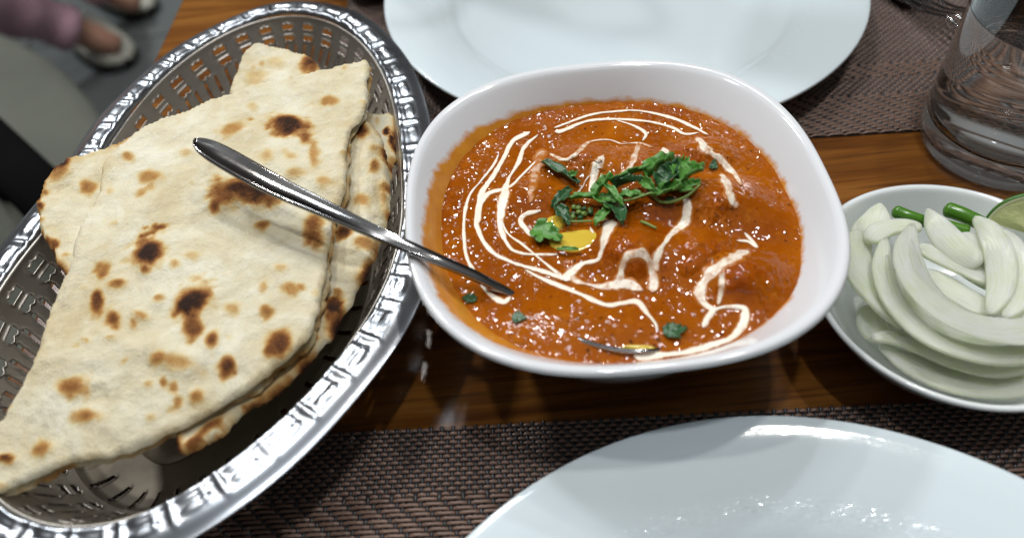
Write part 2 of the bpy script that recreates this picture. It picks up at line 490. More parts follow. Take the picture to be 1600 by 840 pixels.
# ------------------------------------------------------------------ woven placemats
def placemat(label, x0, x1, y0, y1, band, pw=.0021, pf=.0018):
    t = empty('placemat', (*tloc((x0 + x1) / 2, (y0 + y1) / 2), 0))
    tag(t, label, 'placemat', 'woven placemats')
    nw, nf = int((x1 - x0) / pw), int((y1 - y0) / pf)
    amp, zb = .00042, .0013
    def up(i, j):          # weft on top at this crossing?
        b = band(j * pf)
        return np.where(b, ((i + j) % 4) != 0, ((i + j) % 2) == 0)
    I, J = np.meshgrid(np.arange(nw), np.arange(nf), indexing='ij')
    U = up(I, J)
    # warp: along y
    jit = rng.normal(0, .00005, nw)
    prof = ((-.5, -.35), (-.28, .25), (.28, .25), (.5, -.35))
    for what in ('warp', 'weft'):
        if what == 'warp':
            n1, n2, p1, p2, w, zz = nw, nf, pw, pf, .00140, np.where(U, -amp, amp * 1.25)
        else:
            n1, n2, p1, p2, w, zz = nf, nw, pf, pw, .00128, np.where(U, amp, -amp).T
        m = 2 * n2
        z = np.empty((n1, m)); z[:, 0::2] = zz; z[:, 1:-1:2] = .5 * (zz[:, :-1] + zz[:, 1:]); z[:, -1] = zz[:, -1]
        z = z + rng.normal(0, .00003, z.shape)
        along = (np.arange(m) * .5 + .5) * p2
        base = (np.arange(n1) + .5) * p1 + rng.normal(0, .00006, n1)
        VV = np.empty((n1, m, len(prof), 3))
        wig = rng.normal(0, .00004, (n1, m))
        for k, (a, h) in enumerate(prof):
            ac = base[:, None] + a * w + wig
            al = np.broadcast_to(along, (n1, m))
            X, Y = (ac, al) if what == 'warp' else (al, ac)
            VV[:, :, k, 0] = ct * (X + x0) - st_ * (Y + y0)
            VV[:, :, k, 1] = st_ * (X + x0) + ct * (Y + y0)
            VV[:, :, k, 2] = zb + z + h * .0006
        npf = len(prof)
        a, b, c = np.meshgrid(np.arange(n1), np.arange(m - 1), np.arange(npf - 1), indexing='ij')
        i0 = (a * m + b) * npf + c
        Fq = np.stack([i0, i0 + npf, i0 + npf + 1, i0 + 1], -1).reshape(-1, 4)
        if what == 'weft': Fq = Fq[:, ::-1]
        me = bpy.data.meshes.new(what)
        VV = VV.reshape(-1, 3)
        me.vertices.add(len(VV)); me.vertices.foreach_set('co', VV.astype(np.float32).ravel())
        me.loops.add(Fq.size); me.loops.foreach_set('vertex_index', Fq.astype(np.int32).ravel())
        me.polygons.add(len(Fq)); me.polygons.foreach_set('loop_start', np.arange(0, Fq.size, 4, dtype=np.int32))
        me.polygons.foreach_set('use_smooth', np.ones(len(Fq), bool))
        me.update(calc_edges=True)
        me.materials.append(MAT[what])
        o = bpy.data.objects.new(what + '_threads', me); COL.objects.link(o); o.parent = t
        o.matrix_parent_inverse = Matrix.Translation(-t.location)
        o['kind'] = 'stuff'
    V, Fc = box(x0, x1, y0, y1, .0001, .0004)
    V = [(*tloc(v[0], v[1]), v[2]) for v in V]
    mesh_obj('backing', V, Fc, MAT['warp'], t, False)
    return t
yn = np.mean([to_t(at(px, py, 0))[1] for px, py in ((540, 677), (800, 666), (1150, 643), (1398, 633))])
yf = np.mean([to_t(at(px, py, 0))[1] for px, py in ((1300, 214), (1449, 206))])
yb = [to_t(at(*p, 0))[1] - yf for p in ((1400, 152), (1400, 125), (1400, 102))]
placemat('brown and black woven placemat under the plate at the near table edge', -.235, .36, yn - .135, yn,
         lambda d: (.135 - d > .0275) & (.135 - d < .055))
xl = to_t(at(545, 0, 0))[0]
placemat('brown striped woven placemat under the far plate and the glass', xl, .44, yf, yf + .22,
         lambda d: (d < yb[0]) | ((d > yb[1]) & (d < yb[2])))

# ------------------------------------------------------------------ plates
def plate(label, cx, cy, R=.135):
    k = R / .135
    prof = [(0, .0085), (.07, .0085), (.088, .0088), (.0945, .0099), (.0990, .0122), (.1045, .0142), (.1140, .0168), (.126, .0194), (.1325, .0203),
            (.1347, .0200), (.1350, .0190), (.1335, .0180), (.120, .0145), (.098, .0095), (.086, .0045), (.078, .0018), (.074, .0016), (.071, .0035), (.04, .0045), (0, .0045)]
    P = []
    for i in range(len(prof) - 1):
        for s in np.linspace(0, 1, 3, endpoint=False):
            P.append(tuple(np.array(prof[i]) * (1 - s) + np.array(prof[i + 1]) * s))
    P.append(prof[-1])
    V, Fc = lathe([(r * k, z) for r, z in P], 160)
    o = mesh_obj('dinner_plate', V, Fc, MAT['china'])
    o.location = (cx, cy, .0022)
    tag(o, label, 'plate', 'white dinner plates')
    return o
plate('round white plate in the lower corner on the near placemat, with scuffed rim', .0657, -.0057)
plate('round white plate behind the curry bowl, crossed by grey shadows', .0769, .4124)

# ------------------------------------------------------------------ curry bowl
BZ = .062
BC = np.array([.0396, .2013]); BA, BB, BN = .0758, .0771, 2.6
def sup(a, n=BN):
    c, s = math.cos(a), math.sin(a)
    r = (abs(c) ** n + abs(s) ** n) ** (-1 / n)
    return r * c, r * s
bprof = [(.0000, .0030), (.020, .0030), (.0345, .0028), (.0360, .0004), (.0400, .0004), (.0425, .0035), (.0475, .0100), (.0550, .0240), (.0610, .0370), (.0668, .0478), (.0722, .0565),
         (.0750, .0598), (.0758, .0612), (.0754, .0622), (.0742, .0625), (.0728, .0618), (.0714, .0602), (.0684, .0562), (.0642, .0500), (.0570, .0380), (.0505, .0245), (.0430, .0125), (.034, .0085), (.018, .0075), (0, .0075)]
P = catmull(np.array(bprof), 110)
NB = 224
V = []; stain = []
for i in range(NB):
    a = 2 * math.pi * i / NB
    for r, z in P:
        n = 2.1 + (BN - 2.1) * min(1, max(0, (r - .056) / .018)) 
        x, y = sup(a, n)
        V.append((max(r, 0) * x + 0, max(r, 0) * y * BB / BA, z))
Varr = np.array(V)
ang = np.degrees(np.arctan2(Varr[:, 1], Varr[:, 0]))
rr = np.tile(P[:, 0], NB); inner = np.tile((np.arange(len(P)) > np.argmax(P[:, 1])).astype(float), NB)
ztop = .0555 + .0045 * np.exp(-(((ang + 180 + 180) % 360 - 180 + 0) / 1e9) ** 2) * 0
d1 = np.abs((ang - 188 + 180) % 360 - 180); d2 = np.abs((ang - 225 + 180) % 360 - 180); d3 = np.abs((ang - 140 + 180) % 360 - 180)
reach = .0532 + .0064 * np.exp(-(d1 / 34) ** 2) + .0056 * np.exp(-(d2 / 26) ** 2) + .0022 * np.exp(-(d3 / 30) ** 2)
stain = inner * sst(.0040, -.0085, Varr[:, 2] - reach)
bowl = mesh_obj('serving_bowl', V, grid_faces(NB, len(P), True, False), MAT['china_stained'])
bowl.location = (BC[0], BC[1], .0002)
attr(bowl, 'stain', stain)
tag(bowl, 'white rounded-square bowl full of orange curry, gravy smeared inside its rim', 'bowl')

# ------------------------------------------------------------------ curry
GZ = .0500
mounds = [(905, 252, .013, .009, .0034), (1000, 255, .014, .009, .0034), (1095, 238, .013, .008, .0036), (1108, 312, .017, .012, .0052), (985, 385, .013, .011, .0052),
          (1163, 428, .013, .010, .0046), (1085, 390, .012, .011, .0036), (835, 300, .011, .009, .0026), (1035, 308, .013, .010, .0040), (1180, 330, .012, .010, .0015), (940, 505, .026, .009, .0016), (870, 480, .020, .008, .0012)]
MD = [(at(px, py, GZ + .003)[:2], a, b, h) for px, py, a, b, h in mounds]
def gheight(XY):
    XY = np.atleast_2d(np.asarray(XY, float))[:, :2]
    z = np.full(len(XY), GZ)
    acc = np.zeros(len(XY))
    for c, a, b, h in MD:
        h = h * 1.6
        d2 = ((XY[:, 0] - c[0]) / a) ** 2 + ((XY[:, 1] - c[1]) / b) ** 2
        acc += (h * np.exp(-.9 * d2 ** 1.25)) ** 2
    z += np.sqrt(acc)
    return z
curry = empty('chicken_curry', (BC[0], BC[1], GZ))
tag(curry, 'orange tomato gravy with swirls of white cream filling the white bowl', 'curry')
NR, NA = 110, 300
V = []
ga, gb = .0664, .0678
for i in range(NA):
    x, y = sup(2 * math.pi * i / NA, 2.42)
    for j in range(NR):
        r = j / (NR - 1)
        V.append((BC[0] + .0010 + ga * x * r, BC[1] + .0010 + gb * y * r, 0))
V = np.array(V)
f1 = fbm(V, 55, 3, 3.1); f2 = fbm(V, 210, 2, 9.7)
rfrac = np.tile(np.linspace(0, 1, NR), NA)
V[:, 2] = gheight(V) + f1 * .0006 * (1 - .6 * rfrac) + f2 * .00022  - .0008 * sst(.75, .97, rfrac) * 0
# side skirt down the bowl wall
ring = [i * NR + NR - 1 for i in range(NA)]
Vl = [tuple(v) for v in V]
b0 = len(Vl)
for i in ring:
    v = V[i]; d = (v[:2] - BC) * .90
    Vl.append((BC[0] + d[0], BC[1] + d[1], GZ - .014))
Fc = grid_faces(NA, NR, True, False)
for i in range(NA):
    k = (i + 1) % NA
    Fc.append((ring[i], b0 + i, b0 + k, ring[k]))
Fc.append(tuple(b0 + i for i in range(NA - 1, -1, -1)))
mesh_obj('gravy', Vl, Fc, MAT['gravy'], curry)

def on_gravy(px, py, lift=0.0):
    p = at(px, py, GZ)
    for _ in range(4):
        p = at(px, py, gheight(p[None])[0] + lift)
    return p

# chicken pieces breaking the surface
chunk_specs = [
    (905, 252, .0105, .0075, 'gravy-coated chicken piece at the back of the bowl beside the thick cream smear'),
    (1000, 255, .0115, .0078, 'gravy-coated chicken piece behind the coriander heap'),
    (1095, 238, .0110, .0070, 'gravy-coated chicken piece furthest back, under the twin cream arcs'),
    (1108, 314, .0140, .0100, 'largest gravy-coated chicken piece, right of the coriander leaves'),
    (985, 388, .0115, .0095, 'gravy-coated chicken piece in front of the coriander, beside the butter'),
    (1163, 430, .0115, .0085, 'gravy-coated chicken piece with forked cream strip, near the bare bowl wall'),
    (1085, 392, .0105, .0095, 'gravy-coated chicken piece in the middle, beside the hanging cream streak'),
]
for n_, (px, py, a, b, lab) in enumerate(chunk_specs):
    c = on_gravy(px, py)
    V = []; nr, na = 22, 56
    ph = random.random() * 6
    for i in range(na):
        th = 2 * math.pi * i / na
        wob = 1 + .16 * math.sin(2 * th + ph) + .10 * math.sin(3 * th + 2 * ph) + .04 * math.sin(5 * th + ph)
        for j in range(nr):
            r = j / (nr - 1)
            V.append((c[0] + a * wob * r * math.cos(th), c[1] + b * wob * r * math.sin(th), 0))
    V = np.array(V)
    r = np.tile(np.linspace(0, 1, nr), na)
    V[:, 2] = gheight(V) + .0010 * (1 - r ** 2) - .0011 * sst(.55, 1.0, r) + fbm(V, 120, 3, n_ * 3.3) * .0014 * (1 - r ** 3) + fbm(V, 420, 2, n_ * 1.3) * .0003 * (1 - r)
    Vl = [tuple(v) for v in V]; b0 = len(Vl)
    for i in range(na):
        v = V[i * nr + nr - 1]
        Vl.append((c[0] + (v[0] - c[0]) * .8, c[1] + (v[1] - c[1]) * .8, c[2] - .012))
    Fc = grid_faces(na, nr, True, False)
    for i in range(na):
        k = (i + 1) % na
        Fc.append((i * nr + nr - 1, b0 + i, b0 + k, k * nr + nr - 1))
    Fc.append(tuple(b0 + i for i in range(na - 1, -1, -1)))
    o = mesh_obj('chicken_piece', Vl, Fc, MAT['chunk'])
    tag(o, lab, 'chicken piece', 'chicken pieces in the curry')

from mathutils.bvhtree import BVHTree
_sv, _sf = [], []
for o_ in [o for o in COL.objects if o.name.split('.')[0] in ('gravy', 'chicken_piece')]:
    b_ = len(_sv)
    off_ = Vector((0, 0, 0))
    _sv.extend(tuple(v.co) for v in o_.data.vertices); _sf.extend(tuple(b_ + i for i in p.vertices) for p in o_.data.polygons)
SURF = BVHTree.FromPolygons(_sv, _sf)
def surf(XY):
    out = np.empty(len(XY))
    for i, p in enumerate(XY):
        h = SURF.ray_cast(Vector((p[0], p[1], .2)), Vector((0, 0, -1)))
        out[i] = h[0].z if h[0] is not None else GZ
    return out
def on_gravy(px, py, lift=0.0):
    p = at(px, py, GZ)
    for _ in range(4):
        p = at(px, py, surf(p[None])[0] + lift)
    return p

# cream streaks (traced path in the photo, width in photo pixels)
streaks = [
    ([(865, 201), (920, 181), (960, 175), (1000, 174), (1050, 185), (1085, 200), (1107, 212)], [4, 5, 5, 5, 6, 6, 5], .1),
    ([(867, 208), (885, 203), (905, 194), (930, 188), (970, 187), (1015, 191), (1050, 200), (1070, 210), (1092, 208)], [9, 8, 7, 6, 5, 5, 5, 5, 4], .1),
    ([(962, 188), (990, 197), (1009, 209), (1004, 221)], [4, 4, 5, 4], .15),
    ([(828, 207), (802, 221), (786, 250), (770, 277), (752, 305), (745, 350), (765, 390), (800, 410), (850, 425), (884, 437)], [6, 8, 7, 7, 9, 7, 7, 6, 7, 10], .12),
    ([(841, 211), (820, 230), (810, 255), (795, 280), (788, 305), (782, 350), (795, 385), (815, 396), (845, 398), (872, 398)], [5, 7, 6, 6, 13, 9, 6, 5, 4, 4], .15),
    ([(780, 240), (772, 257), (752, 283), (733, 308), (725, 350), (729, 400), (745, 430), (760, 455), (785, 472), (798, 464)], [4, 5, 4, 5, 5, 5, 5, 7, 9, 6], .15),
    ([(777, 312), (790, 360), (820, 385), (850, 410), (880, 434)], [3, 4, 4, 4, 5], .2),
    ([(846, 243), (815, 275), (795, 293), (762, 304), (750, 325), (748, 350)], [3, 5, 6, 10, 9, 6], .2),
    ([(848, 233), (838, 262), (832, 292), (828, 318)], [15, 14, 12, 7], .62),
    ([(845, 330), (820, 336), (814, 348), (830, 367), (848, 375)], [4, 7, 7, 6, 4], .2),
    ([(820, 422), (850, 437), (900, 457), (945, 476), (972, 474), (996, 472), (1011, 490), (1024, 506), (1028, 520)], [4, 6, 7, 8, 8, 7, 5, 4, 3], .08),
    ([(884, 430), (905, 441), (938, 448), (966, 443), (972, 424), (986, 404), (1004, 398), (1015, 416), (1022, 440), (1020, 458)], [16, 9, 8, 12, 12, 13, 14, 10, 13, 15], .38),
    ([(962, 443), (985, 447), (1005, 454)], [18, 17, 7], .30),
    ([(1025, 428), (1026, 405), (1036, 384), (1052, 364), (1070, 348), (1073, 325), (1070, 308)], [9, 11, 9, 12, 14, 13, 11], .30),
    ([(956, 345), (946, 370), (940, 392), (933, 407), (912, 412), (895, 424), (882, 440)], [18, 13, 6, 6, 6, 12, 18], .16),
    ([(943, 243), (933, 262), (926, 285), (921, 303)], [6, 14, 9, 5], .30),
    ([(930, 268), (915, 283), (910, 295)], [4, 3, 3], .3),
    ([(998, 224), (990, 250), (978, 276), (957, 291)], [9, 9, 11, 12], .50),
    ([(858, 240), (880, 250), (900, 242), (920, 223), (950, 219), (972, 225), (998, 224), (1020, 231)], [5, 6, 10, 6, 4, 4, 5, 5], .42),
    ([(1036, 232), (1044, 250), (1056, 268)], [21, 18, 14], .22),
    ([(1088, 215), (1110, 240), (1135, 260), (1150, 277), (1158, 291)], [14, 15, 12, 10, 8], .34),
    ([(1126, 271), (1136, 290), (1143, 310), (1150, 328)], [11, 14, 14, 8], .40),
    ([(1163, 364), (1182, 386), (1168, 378), (1150, 376)], [5, 5, 5, 3], .12),
    ([(1168, 392), (1148, 402), (1120, 420), (1101, 440), (1093, 460), (1107, 480), (1122, 483)], [18, 19, 17, 15, 13, 7, 5], .34),
    ([(1128, 424), (1126, 450), (1121, 478)], [8, 9, 8], .36),
    ([(1098, 513), (1108, 494), (1119, 483), (1144, 480), (1163, 484), (1162, 503), (1143, 528), (1110, 540), (1060, 553), (990, 557)], [9, 10, 7, 5, 9, 12, 12, 11, 13, 10], .18),
    ([(905, 388), (925, 371), (922, 355)], [5, 6, 4], .25),
    ([(900, 305), (912, 290)], [3, 3], .3),
]
PXM = .00024
for q, (pts, ws, thin) in enumerate(streaks):
    L = sum(math.dist(pts[i], pts[i + 1]) for i in range(len(pts) - 1))
    n = max(10, int(L / 2.2))
    sp = catmull(np.column_stack([np.array(pts, float), ws]), n)
    P3 = np.array([on_gravy(u, v) for u, v, _ in sp])
    w = np.maximum(sp[:, 2], 2) * PXM * .56
    T = np.gradient(P3[:, :2], axis=0); T /= np.linalg.norm(T, axis=1)[:, None] + 1e-9
    N = np.stack([-T[:, 1], T[:, 0]], 1)
    e1 = fbm(np.column_stack([P3[:, :2], np.zeros(n)]), 330, 3, q * 2.1)
    e2 = fbm(np.column_stack([P3[:, :2], np.zeros(n)]), 330, 3, q * 2.1 + 50)
    ragged = .15 + .75 * thin
    endf = np.minimum(1, np.minimum(np.arange(n), np.arange(n)[::-1]) / 3.0 + .25)
    V = []; th = []
    K = 13
    for i in range(n):
        for k in range(K):
            a = -1 + 2 * k / (K - 1)
            wl = 1.35 * w[i] * endf[i] * (1 + ragged * (e1[i] if a < 0 else e2[i]) + .45 * e1[i // 3] + .25 * e2[i // 5])
            p = P3[i, :2] + N[i] * a * wl
            V.append((p[0], p[1], 0)); th.append(thin * .9 + .28 * max(0, e2[i]) + .35 * (1 - endf[i]) + 1.25 * max(0, abs(a) - .50) / .50)
    V = np.array(V)
    sm = surf(V).reshape(n, K)
    for _ in range(2): sm[1:-1] = .25 * sm[:-2] + .5 * sm[1:-1] + .25 * sm[2:]
    sm[:, 1:-1] = .25 * sm[:, :-2] + .5 * sm[:, 1:-1] + .25 * sm[:, 2:]
    prof = np.tile(np.sqrt(np.maximum(0, 1 - np.linspace(-1, 1, K) ** 2)), n)
    hh = np.repeat(np.minimum(w, .0016) * .20 + .00022, K)
    V[:, 2] = sm.ravel() + prof * hh * (1 - .35 * thin) - .00030 * (1 - prof) + .00012
    o = mesh_obj('cream_streak', V, grid_faces(n, K), MAT['cream'], curry)
    attr(o, 'thin', th)

# melted butter pool
def blob(name, px, py, rx, ry, mat, parent, h=.0012, rot=0, base=.0009, wob=.12):
    c = on_gravy(px, py); V = []; nr, na = 10, 44
    ph = random.random() * 6
    for i in range(na):
        th = 2 * math.pi * i / na
        wb = 1 + wob * math.sin(2 * th + ph) + wob * .6 * math.sin(3 * th + ph * 2)
        for j in range(nr):
            r = j / (nr - 1)
            u, v = rx * wb * r * math.cos(th), ry * wb * r * math.sin(th)
            V.append((c[0] + u * math.cos(rot) - v * math.sin(rot), c[1] + u * math.sin(rot) + v * math.cos(rot), 0))
    V = np.array(V); r = np.tile(np.linspace(0, 1, nr), na)
    V[:, 2] = surf(V) + base + h * (1 - r ** 2.5) - (base + .0008) * sst(.7, 1, r)
    return mesh_obj(name, V, grid_faces(na, nr, True, False), mat, parent)
blob('melted_butter', 897, 376, .0098, .0068, MAT['butter'], curry, .0004, .2, .0003)
blob('melted_butter', 868, 350, .0050, .0042, MAT['butter'], curry, .0004, .2)
blob('melted_butter', 1000, 545, .0060, .0012, MAT['butter'], curry, .0003, -.1)

# ------------------------------------------------------------------ coriander
def leaf_mesh(name, p0, p1, width, lift0, lift1, curl, lobes, mat, parent=None, roll=0.0, arch=.0):
    """leaf blade from base p0 to tip p1 (photo points), lobed edge, folded along its midrib"""
    A = on_gravy(*p0) + np.array([0, 0, .0012 + lift0]); B = on_gravy(*p1) + np.array([0, 0, .0012 + lift1])
    d = B - A; L = np.linalg.norm(d); d /= L
    s = np.cross(d, [0, 0, 1.0]); s /= np.linalg.norm(s); u = np.cross(s, d)
    s, u = s * math.cos(roll) + u * math.sin(roll), u * math.cos(roll) - s * math.sin(roll)
    n, K = 26, 9
    V = []
    ph = random.random() * 6
    for i in range(n):
        t = i / (n - 1)
        w = .70 * width * (math.sin(math.pi * min(1, t * .93 + .07) ** .8) ** .75) * (1 + .38 * abs(math.sin(lobes * math.pi * t + ph)) - .2)
        w = max(w, .0003)
        for k in range(K):
            a = -1 + 2 * k / (K - 1)
            wa = w * (1 + .14 * math.sin(9 * t + 3 * a + ph))
            off = abs(a) ** 1.5 * curl * width + .12 * width * math.sin(14 * t + 2.5 * a + ph) * abs(a)
            p = A + d * (L * (t + .06 * abs(a) * math.sin(lobes * 6.28 * t + ph))) + s * a * wa + u * (off + arch * L * math.sin(math.pi * t))
            V.append(p)
    V = np.array(V)
    g = surf(V) + .0004
    V[:, 2] = np.maximum(V[:, 2], g)
    o = mesh_obj(name, V, grid_faces(n, K), mat, parent)
    m = o.modifiers.new('thick', 'SOLIDIFY'); m.thickness = .00032; m.offset = 1
    return o
def stem_mesh(name, pts, r, mat, parent=None):
    P3 = np.array([on_gravy(u, v, .0012 + l) for u, v, l in pts])
    P3 = catmull(P3, 14)
    V, Fc = tube(P3, np.linspace(r, r * .75, 14), 8)
    return mesh_obj(name, V, Fc, mat, parent)

heap = empty('coriander_sprig', tuple(on_gravy(960, 320)))
tag(heap, 'heaped sprig of chopped green coriander leaves in the middle of the curry', 'herb', 'coriander garnish')
LF, LD = MAT['leaf'], MAT['leaf_dark']
for a in [((889, 318), (934, 320), .0030, .001, .002, .5, 3, LF, .5), ((930, 320), (957, 296), .0034, .002, .006, .7, 3, LF, .6),
          ((932, 318), (952, 340), .0036, .002, .003, .4, 3, LF, .2), ((950, 338), (930, 358), .0030, .002, .0005, .4, 3, LF, -.2),
          ((966, 322), (1004, 322), .0036, .003, .003, .5, 4, LF, .35), ((958, 306), (1000, 302), .0042, .002, .005, .6, 3, LD, .9),
          ((956, 302), (1016, 286), .0036, .004, .006, .5, 4, LF, .7), ((940, 306), (972, 342), .0020, .005, .004, .8, 2, LF, .3),
          ((958, 322), (972, 356), .0038, .001, .0005, .4, 4, LD, .1), ((945, 325), (962, 333), .0030, .004, .004, .5, 3, LF, 0),
          ((1000, 296), (1024, 312), .0026, .004, .003, .6, 3, LF, -.5)]:
    leaf_mesh('leaf', a[0], a[1], a[2], a[3], a[4], a[5], a[6], a[7], heap, a[8], .06)
stem_mesh('stem', [(935, 345, 0), (955, 318, .003), (985, 312, .005), (1020, 300, .004)], .0005, MAT['stem'], heap)
stem_mesh('stem', [(880, 345, .0002), (900, 346, .0005), (926, 345, .0004)], .0005, MAT['stem'], heap)
big = empty('coriander_sprig', tuple(on_gravy(1055, 295)))
tag(big, 'curled bright green coriander sprig lying over the largest chicken piece', 'herb', 'coriander garnish')
for a in [((1010, 292), (1052, 274), .0048, .003, .006, .9, 3, LF, .5), ((1022, 314), (1068, 306), .0042, .001, .003, .6, 4, LF, .2),
          ((1030, 305), (1058, 280), .0050, .002, .006, .6, 4, LD, .2), ((1056, 300), (1066, 270), .0046, .003, .005, .5, 4, LF, 0),
          ((1062, 296), (1096, 280), .0050, .003, .003, .7, 4, LF, .3), ((1060, 306), (1092, 296), .0030, .001, .002, .6, 4, LF, -.1),
          ((1040, 318), (1054, 320), .0024, 0, 0, .3, 3, LD, 0)]:
    leaf_mesh('leaf', a[0], a[1], a[2], a[3], a[4], a[5], a[6], a[7], big, a[8], .06)
stem_mesh('stem', [(1012, 296, .002), (1035, 316, .002), (1070, 308, .003), (1094, 288, .003)], .0006, MAT['stem'], big)
floret = empty('coriander_sprig', tuple(on_gravy(905, 333)))
tag(floret, 'pale green cluster of coriander stem tips beside the melted butter', 'herb', 'coriander garnish')
for k in range(13):
    px, py = 887 + 9.0 * (k % 5) + random.uniform(-2, 2), 326 + 7 * (k // 5) + random.uniform(-2, 2)
    c = on_gravy(px, py, .0008 + .0006 * random.random())
    V, Fc = lathe([(0, -.0009), (.0007, -.0006), (.0010, 0), (.0007, .0006), (.0002, .0009)], 10)
    q = Matrix.Rotation(random.uniform(-1, 1), 3, 'X') @ Matrix.Rotation(random.uniform(-1, 1), 3, 'Y')
    mesh_obj('bud', [np.array(q @ Vector(v)) * random.uniform(.9, 1.5) + c for v in V], Fc, MAT['stem'] if k % 3 else LD, floret)
loose = [((845, 259), (902, 294), .0030, .001, .001, .5, 2, LD, 'long dark coriander leaf at the back, lying beside the thick cream smear', .35),
         ((891, 284), (902, 277), .0024, .001, .001, .5, 3, LF, 'tiny coriander scrap at the tip of the long dark leaf', 0),
         ((892, 300), (862, 330), .0030, .0005, .0005, .4, 4, LD, 'dark feathery coriander leaf behind the butter, pointing to the spoon', 0),
         ((869, 328), (888, 359), .0034, .001, .0008, .4, 4, LD, 'bluish dark coriander leaf crossing the edge of the butter', .2),
         ((832, 362), (876, 380), .0062, .0005, .0005, .25, 4, LF, 'broad flat coriander leaf beside the butter, nearest the spoon', 0),
         ((871, 394), (904, 394), .0011, .0004, .0004, .5, 3, LF, 'thin green leaf sliver on the front edge of the butter', 0),
         ((1036, 522), (1072, 514), .0042, -.0008, -.0008, .1, 4, LD, 'dark coriander leaf sunk in gravy at the front, by the spoon bowl', 0),
         ((745, 468), (722, 466), .0030, -.0012, -.0012, .1, 3, LD, 'dark herb scrap sunk in the gravy under the spoon handle', 0),
         ((800, 496), (822, 498), .0030, -.0012, -.0012, .1, 3, LD, 'dark herb scrap sunk in the gravy just in front of the spoon neck', 0),
         ((1110, 258), (1120, 264), .0028, -.0006, -.0006, .1, 3, LD, 'dark herb scrap in the gravy beside the back cream strip', 0)]
for p0, p1, w, l0, l1, cu, lo, mt, lab, ro in loose:
    tag(leaf_mesh('coriander_leaf', p0, p1, w, l0, l1, cu, lo, mt, None, ro, .03), lab, 'herb', 'coriander garnish')
tag(stem_mesh('coriander_sprig', [(1002, 346, 0), (1012, 350, .0003), (1026, 357, 0)], .0006, MAT['stem']),
    'short green coriander stem lying in front of the leaf heap', 'herb', 'coriander garnish')

# ------------------------------------------------------------------ basket
KZ = .042
outer_px = [(600, 45), (640, 95), (665, 145), (672, 185), (645, 465), (620, 515), (550, 620), (450, 730), (350, 805), (300, 837), (300, 52), (236, 98), (193, 139), (136, 211), (104, 246), (55, 305), (0, 380), (350, 20), (425, 4), (500, 4), (550, 15)]
OP = np.array([at(x, y, KZ - .001)[:2] for x, y in outer_px])
KC = np.array([-.1116, .240])
inner_px = [(0, 815), (71, 823), (143, 811), (214, 788), (320, 754), (400, 692), (500, 610), (580, 515), (607, 430)]
IP = np.array([at(x, y, KZ - .0012)[:2] for x, y in inner_px])
tI = np.gradient(IP, axis=0); tI /= np.linalg.norm(tI, axis=1)[:, None]
nI = np.stack([tI[:, 1], -tI[:, 0]], 1)
nI *= np.sign(((IP - KC) * nI).sum(1))[:, None]
OP = np.vstack([OP, IP + nI * .0150])
dd = OP - KC
TH = np.arctan2(dd[:, 1], dd[:, 0]); RRd = np.hypot(dd[:, 0], dd[:, 1])
def ell_r(th):
    a0 = math.radians(-94)
    return 1 / np.sqrt((np.cos(th - a0) / .1485) ** 2 + (np.sin(th - a0) / .0843) ** 2)
ratio = RRd / ell_r(TH)
cols = [np.ones_like(TH)] + [f(k * TH) for k in (1, 2, 3, 4) for f in (np.cos, np.sin)]
A_ = np.stack(cols, 1); reg = np.diag([0.0] + [.02 * k * k for k in (1, 1, 2, 2, 3, 3, 4, 4)])
coef = np.linalg.solve(A_.T @ A_ + reg, A_.T @ ratio)
def kr(th):
    c = [np.ones_like(th)] + [f(k * th) for k in (1, 2, 3, 4) for f in (np.cos, np.sin)]
    return ell_r(th) * (np.stack(c, -1) @ coef)
tt = np.linspace(0, 2 * math.pi, 4001)
cx, cy = kr(tt) * np.cos(tt), kr(tt) * np.sin(tt)
sl = np.concatenate([[0], np.cumsum(np.hypot(np.diff(cx), np.diff(cy)))])
PER = sl[-1]
def contour(u):
    u = np.asarray(u) % 1.0
    return np.stack([np.interp(u * PER, sl, cx), np.interp(u * PER, sl, cy)], -1)
def cnorm(u):
    e = 1e-4
    t = contour(u + e) - contour(u - e); t /= np.linalg.norm(t, axis=-1, keepdims=True)
    return np.stack([t[..., 1], -t[..., 0]], -1)   # outward
NT_ = 44
FLW = .0150
def kplace(u, off, z):
    """point 'off' inside the outer contour"""
    C = contour(u); Nn = cnorm(u)
    p = C - Nn * np.asarray(off)[..., None]
    return np.concatenate([p + KC, np.asarray(z)[..., None] * np.ones(p.shape[:-1] + (1,))], -1)
basket = empty('bread_basket', (KC[0], KC[1], 0))
tag(basket, 'oval perforated stainless steel basket with embossed rim holding the naan', 'basket')
# rim
na, nw_ = NT_ * 22, 30
ua = (np.arange(na) / na)
ww = np.linspace(0, FLW, nw_)            # 0 = outer edge
UU, WW = np.meshgrid(ua, ww, indexing='ij')
la = (UU * NT_ % 1.0) * 17.0; wi = (FLW - WW) * 1000.0     # wi: mm from the inner edge
def oval(cx_, cy_, rx, ry, e=.55):
    d = np.sqrt(((la - cx_) / rx) ** 2 + ((wi - cy_) / ry) ** 2)
    return sst(1 + e, 1 - e, d)
hgt = np.maximum.reduce([oval(10.2, 3.1, 4.4, 1.55), oval(10.2, 7.0, 4.4, 1.55), oval(2.3, 5.2, 1.25, 4.2)])
hgt = hgt + .6 * oval(13.9, 5.0, 1.2, 3.2)
zr = KZ - .0024 * sst(.0062, 0, WW) + .0008 * np.sin(np.clip(wi / 3.0, 0, 1) * math.pi) + hgt * .0007 * (1 + .45 * np.sin(UU * 2 * math.pi * 17 + 2) * np.sin(UU * 2 * math.pi * 7)) - .0012 * sst(1.2, 0, wi)
zr += .0008 * np.sin(UU * 2 * math.pi * 5 + 1) + .0003 * np.sin(UU * 2 * math.pi * 13)
Vr = kplace(UU, WW, zr)
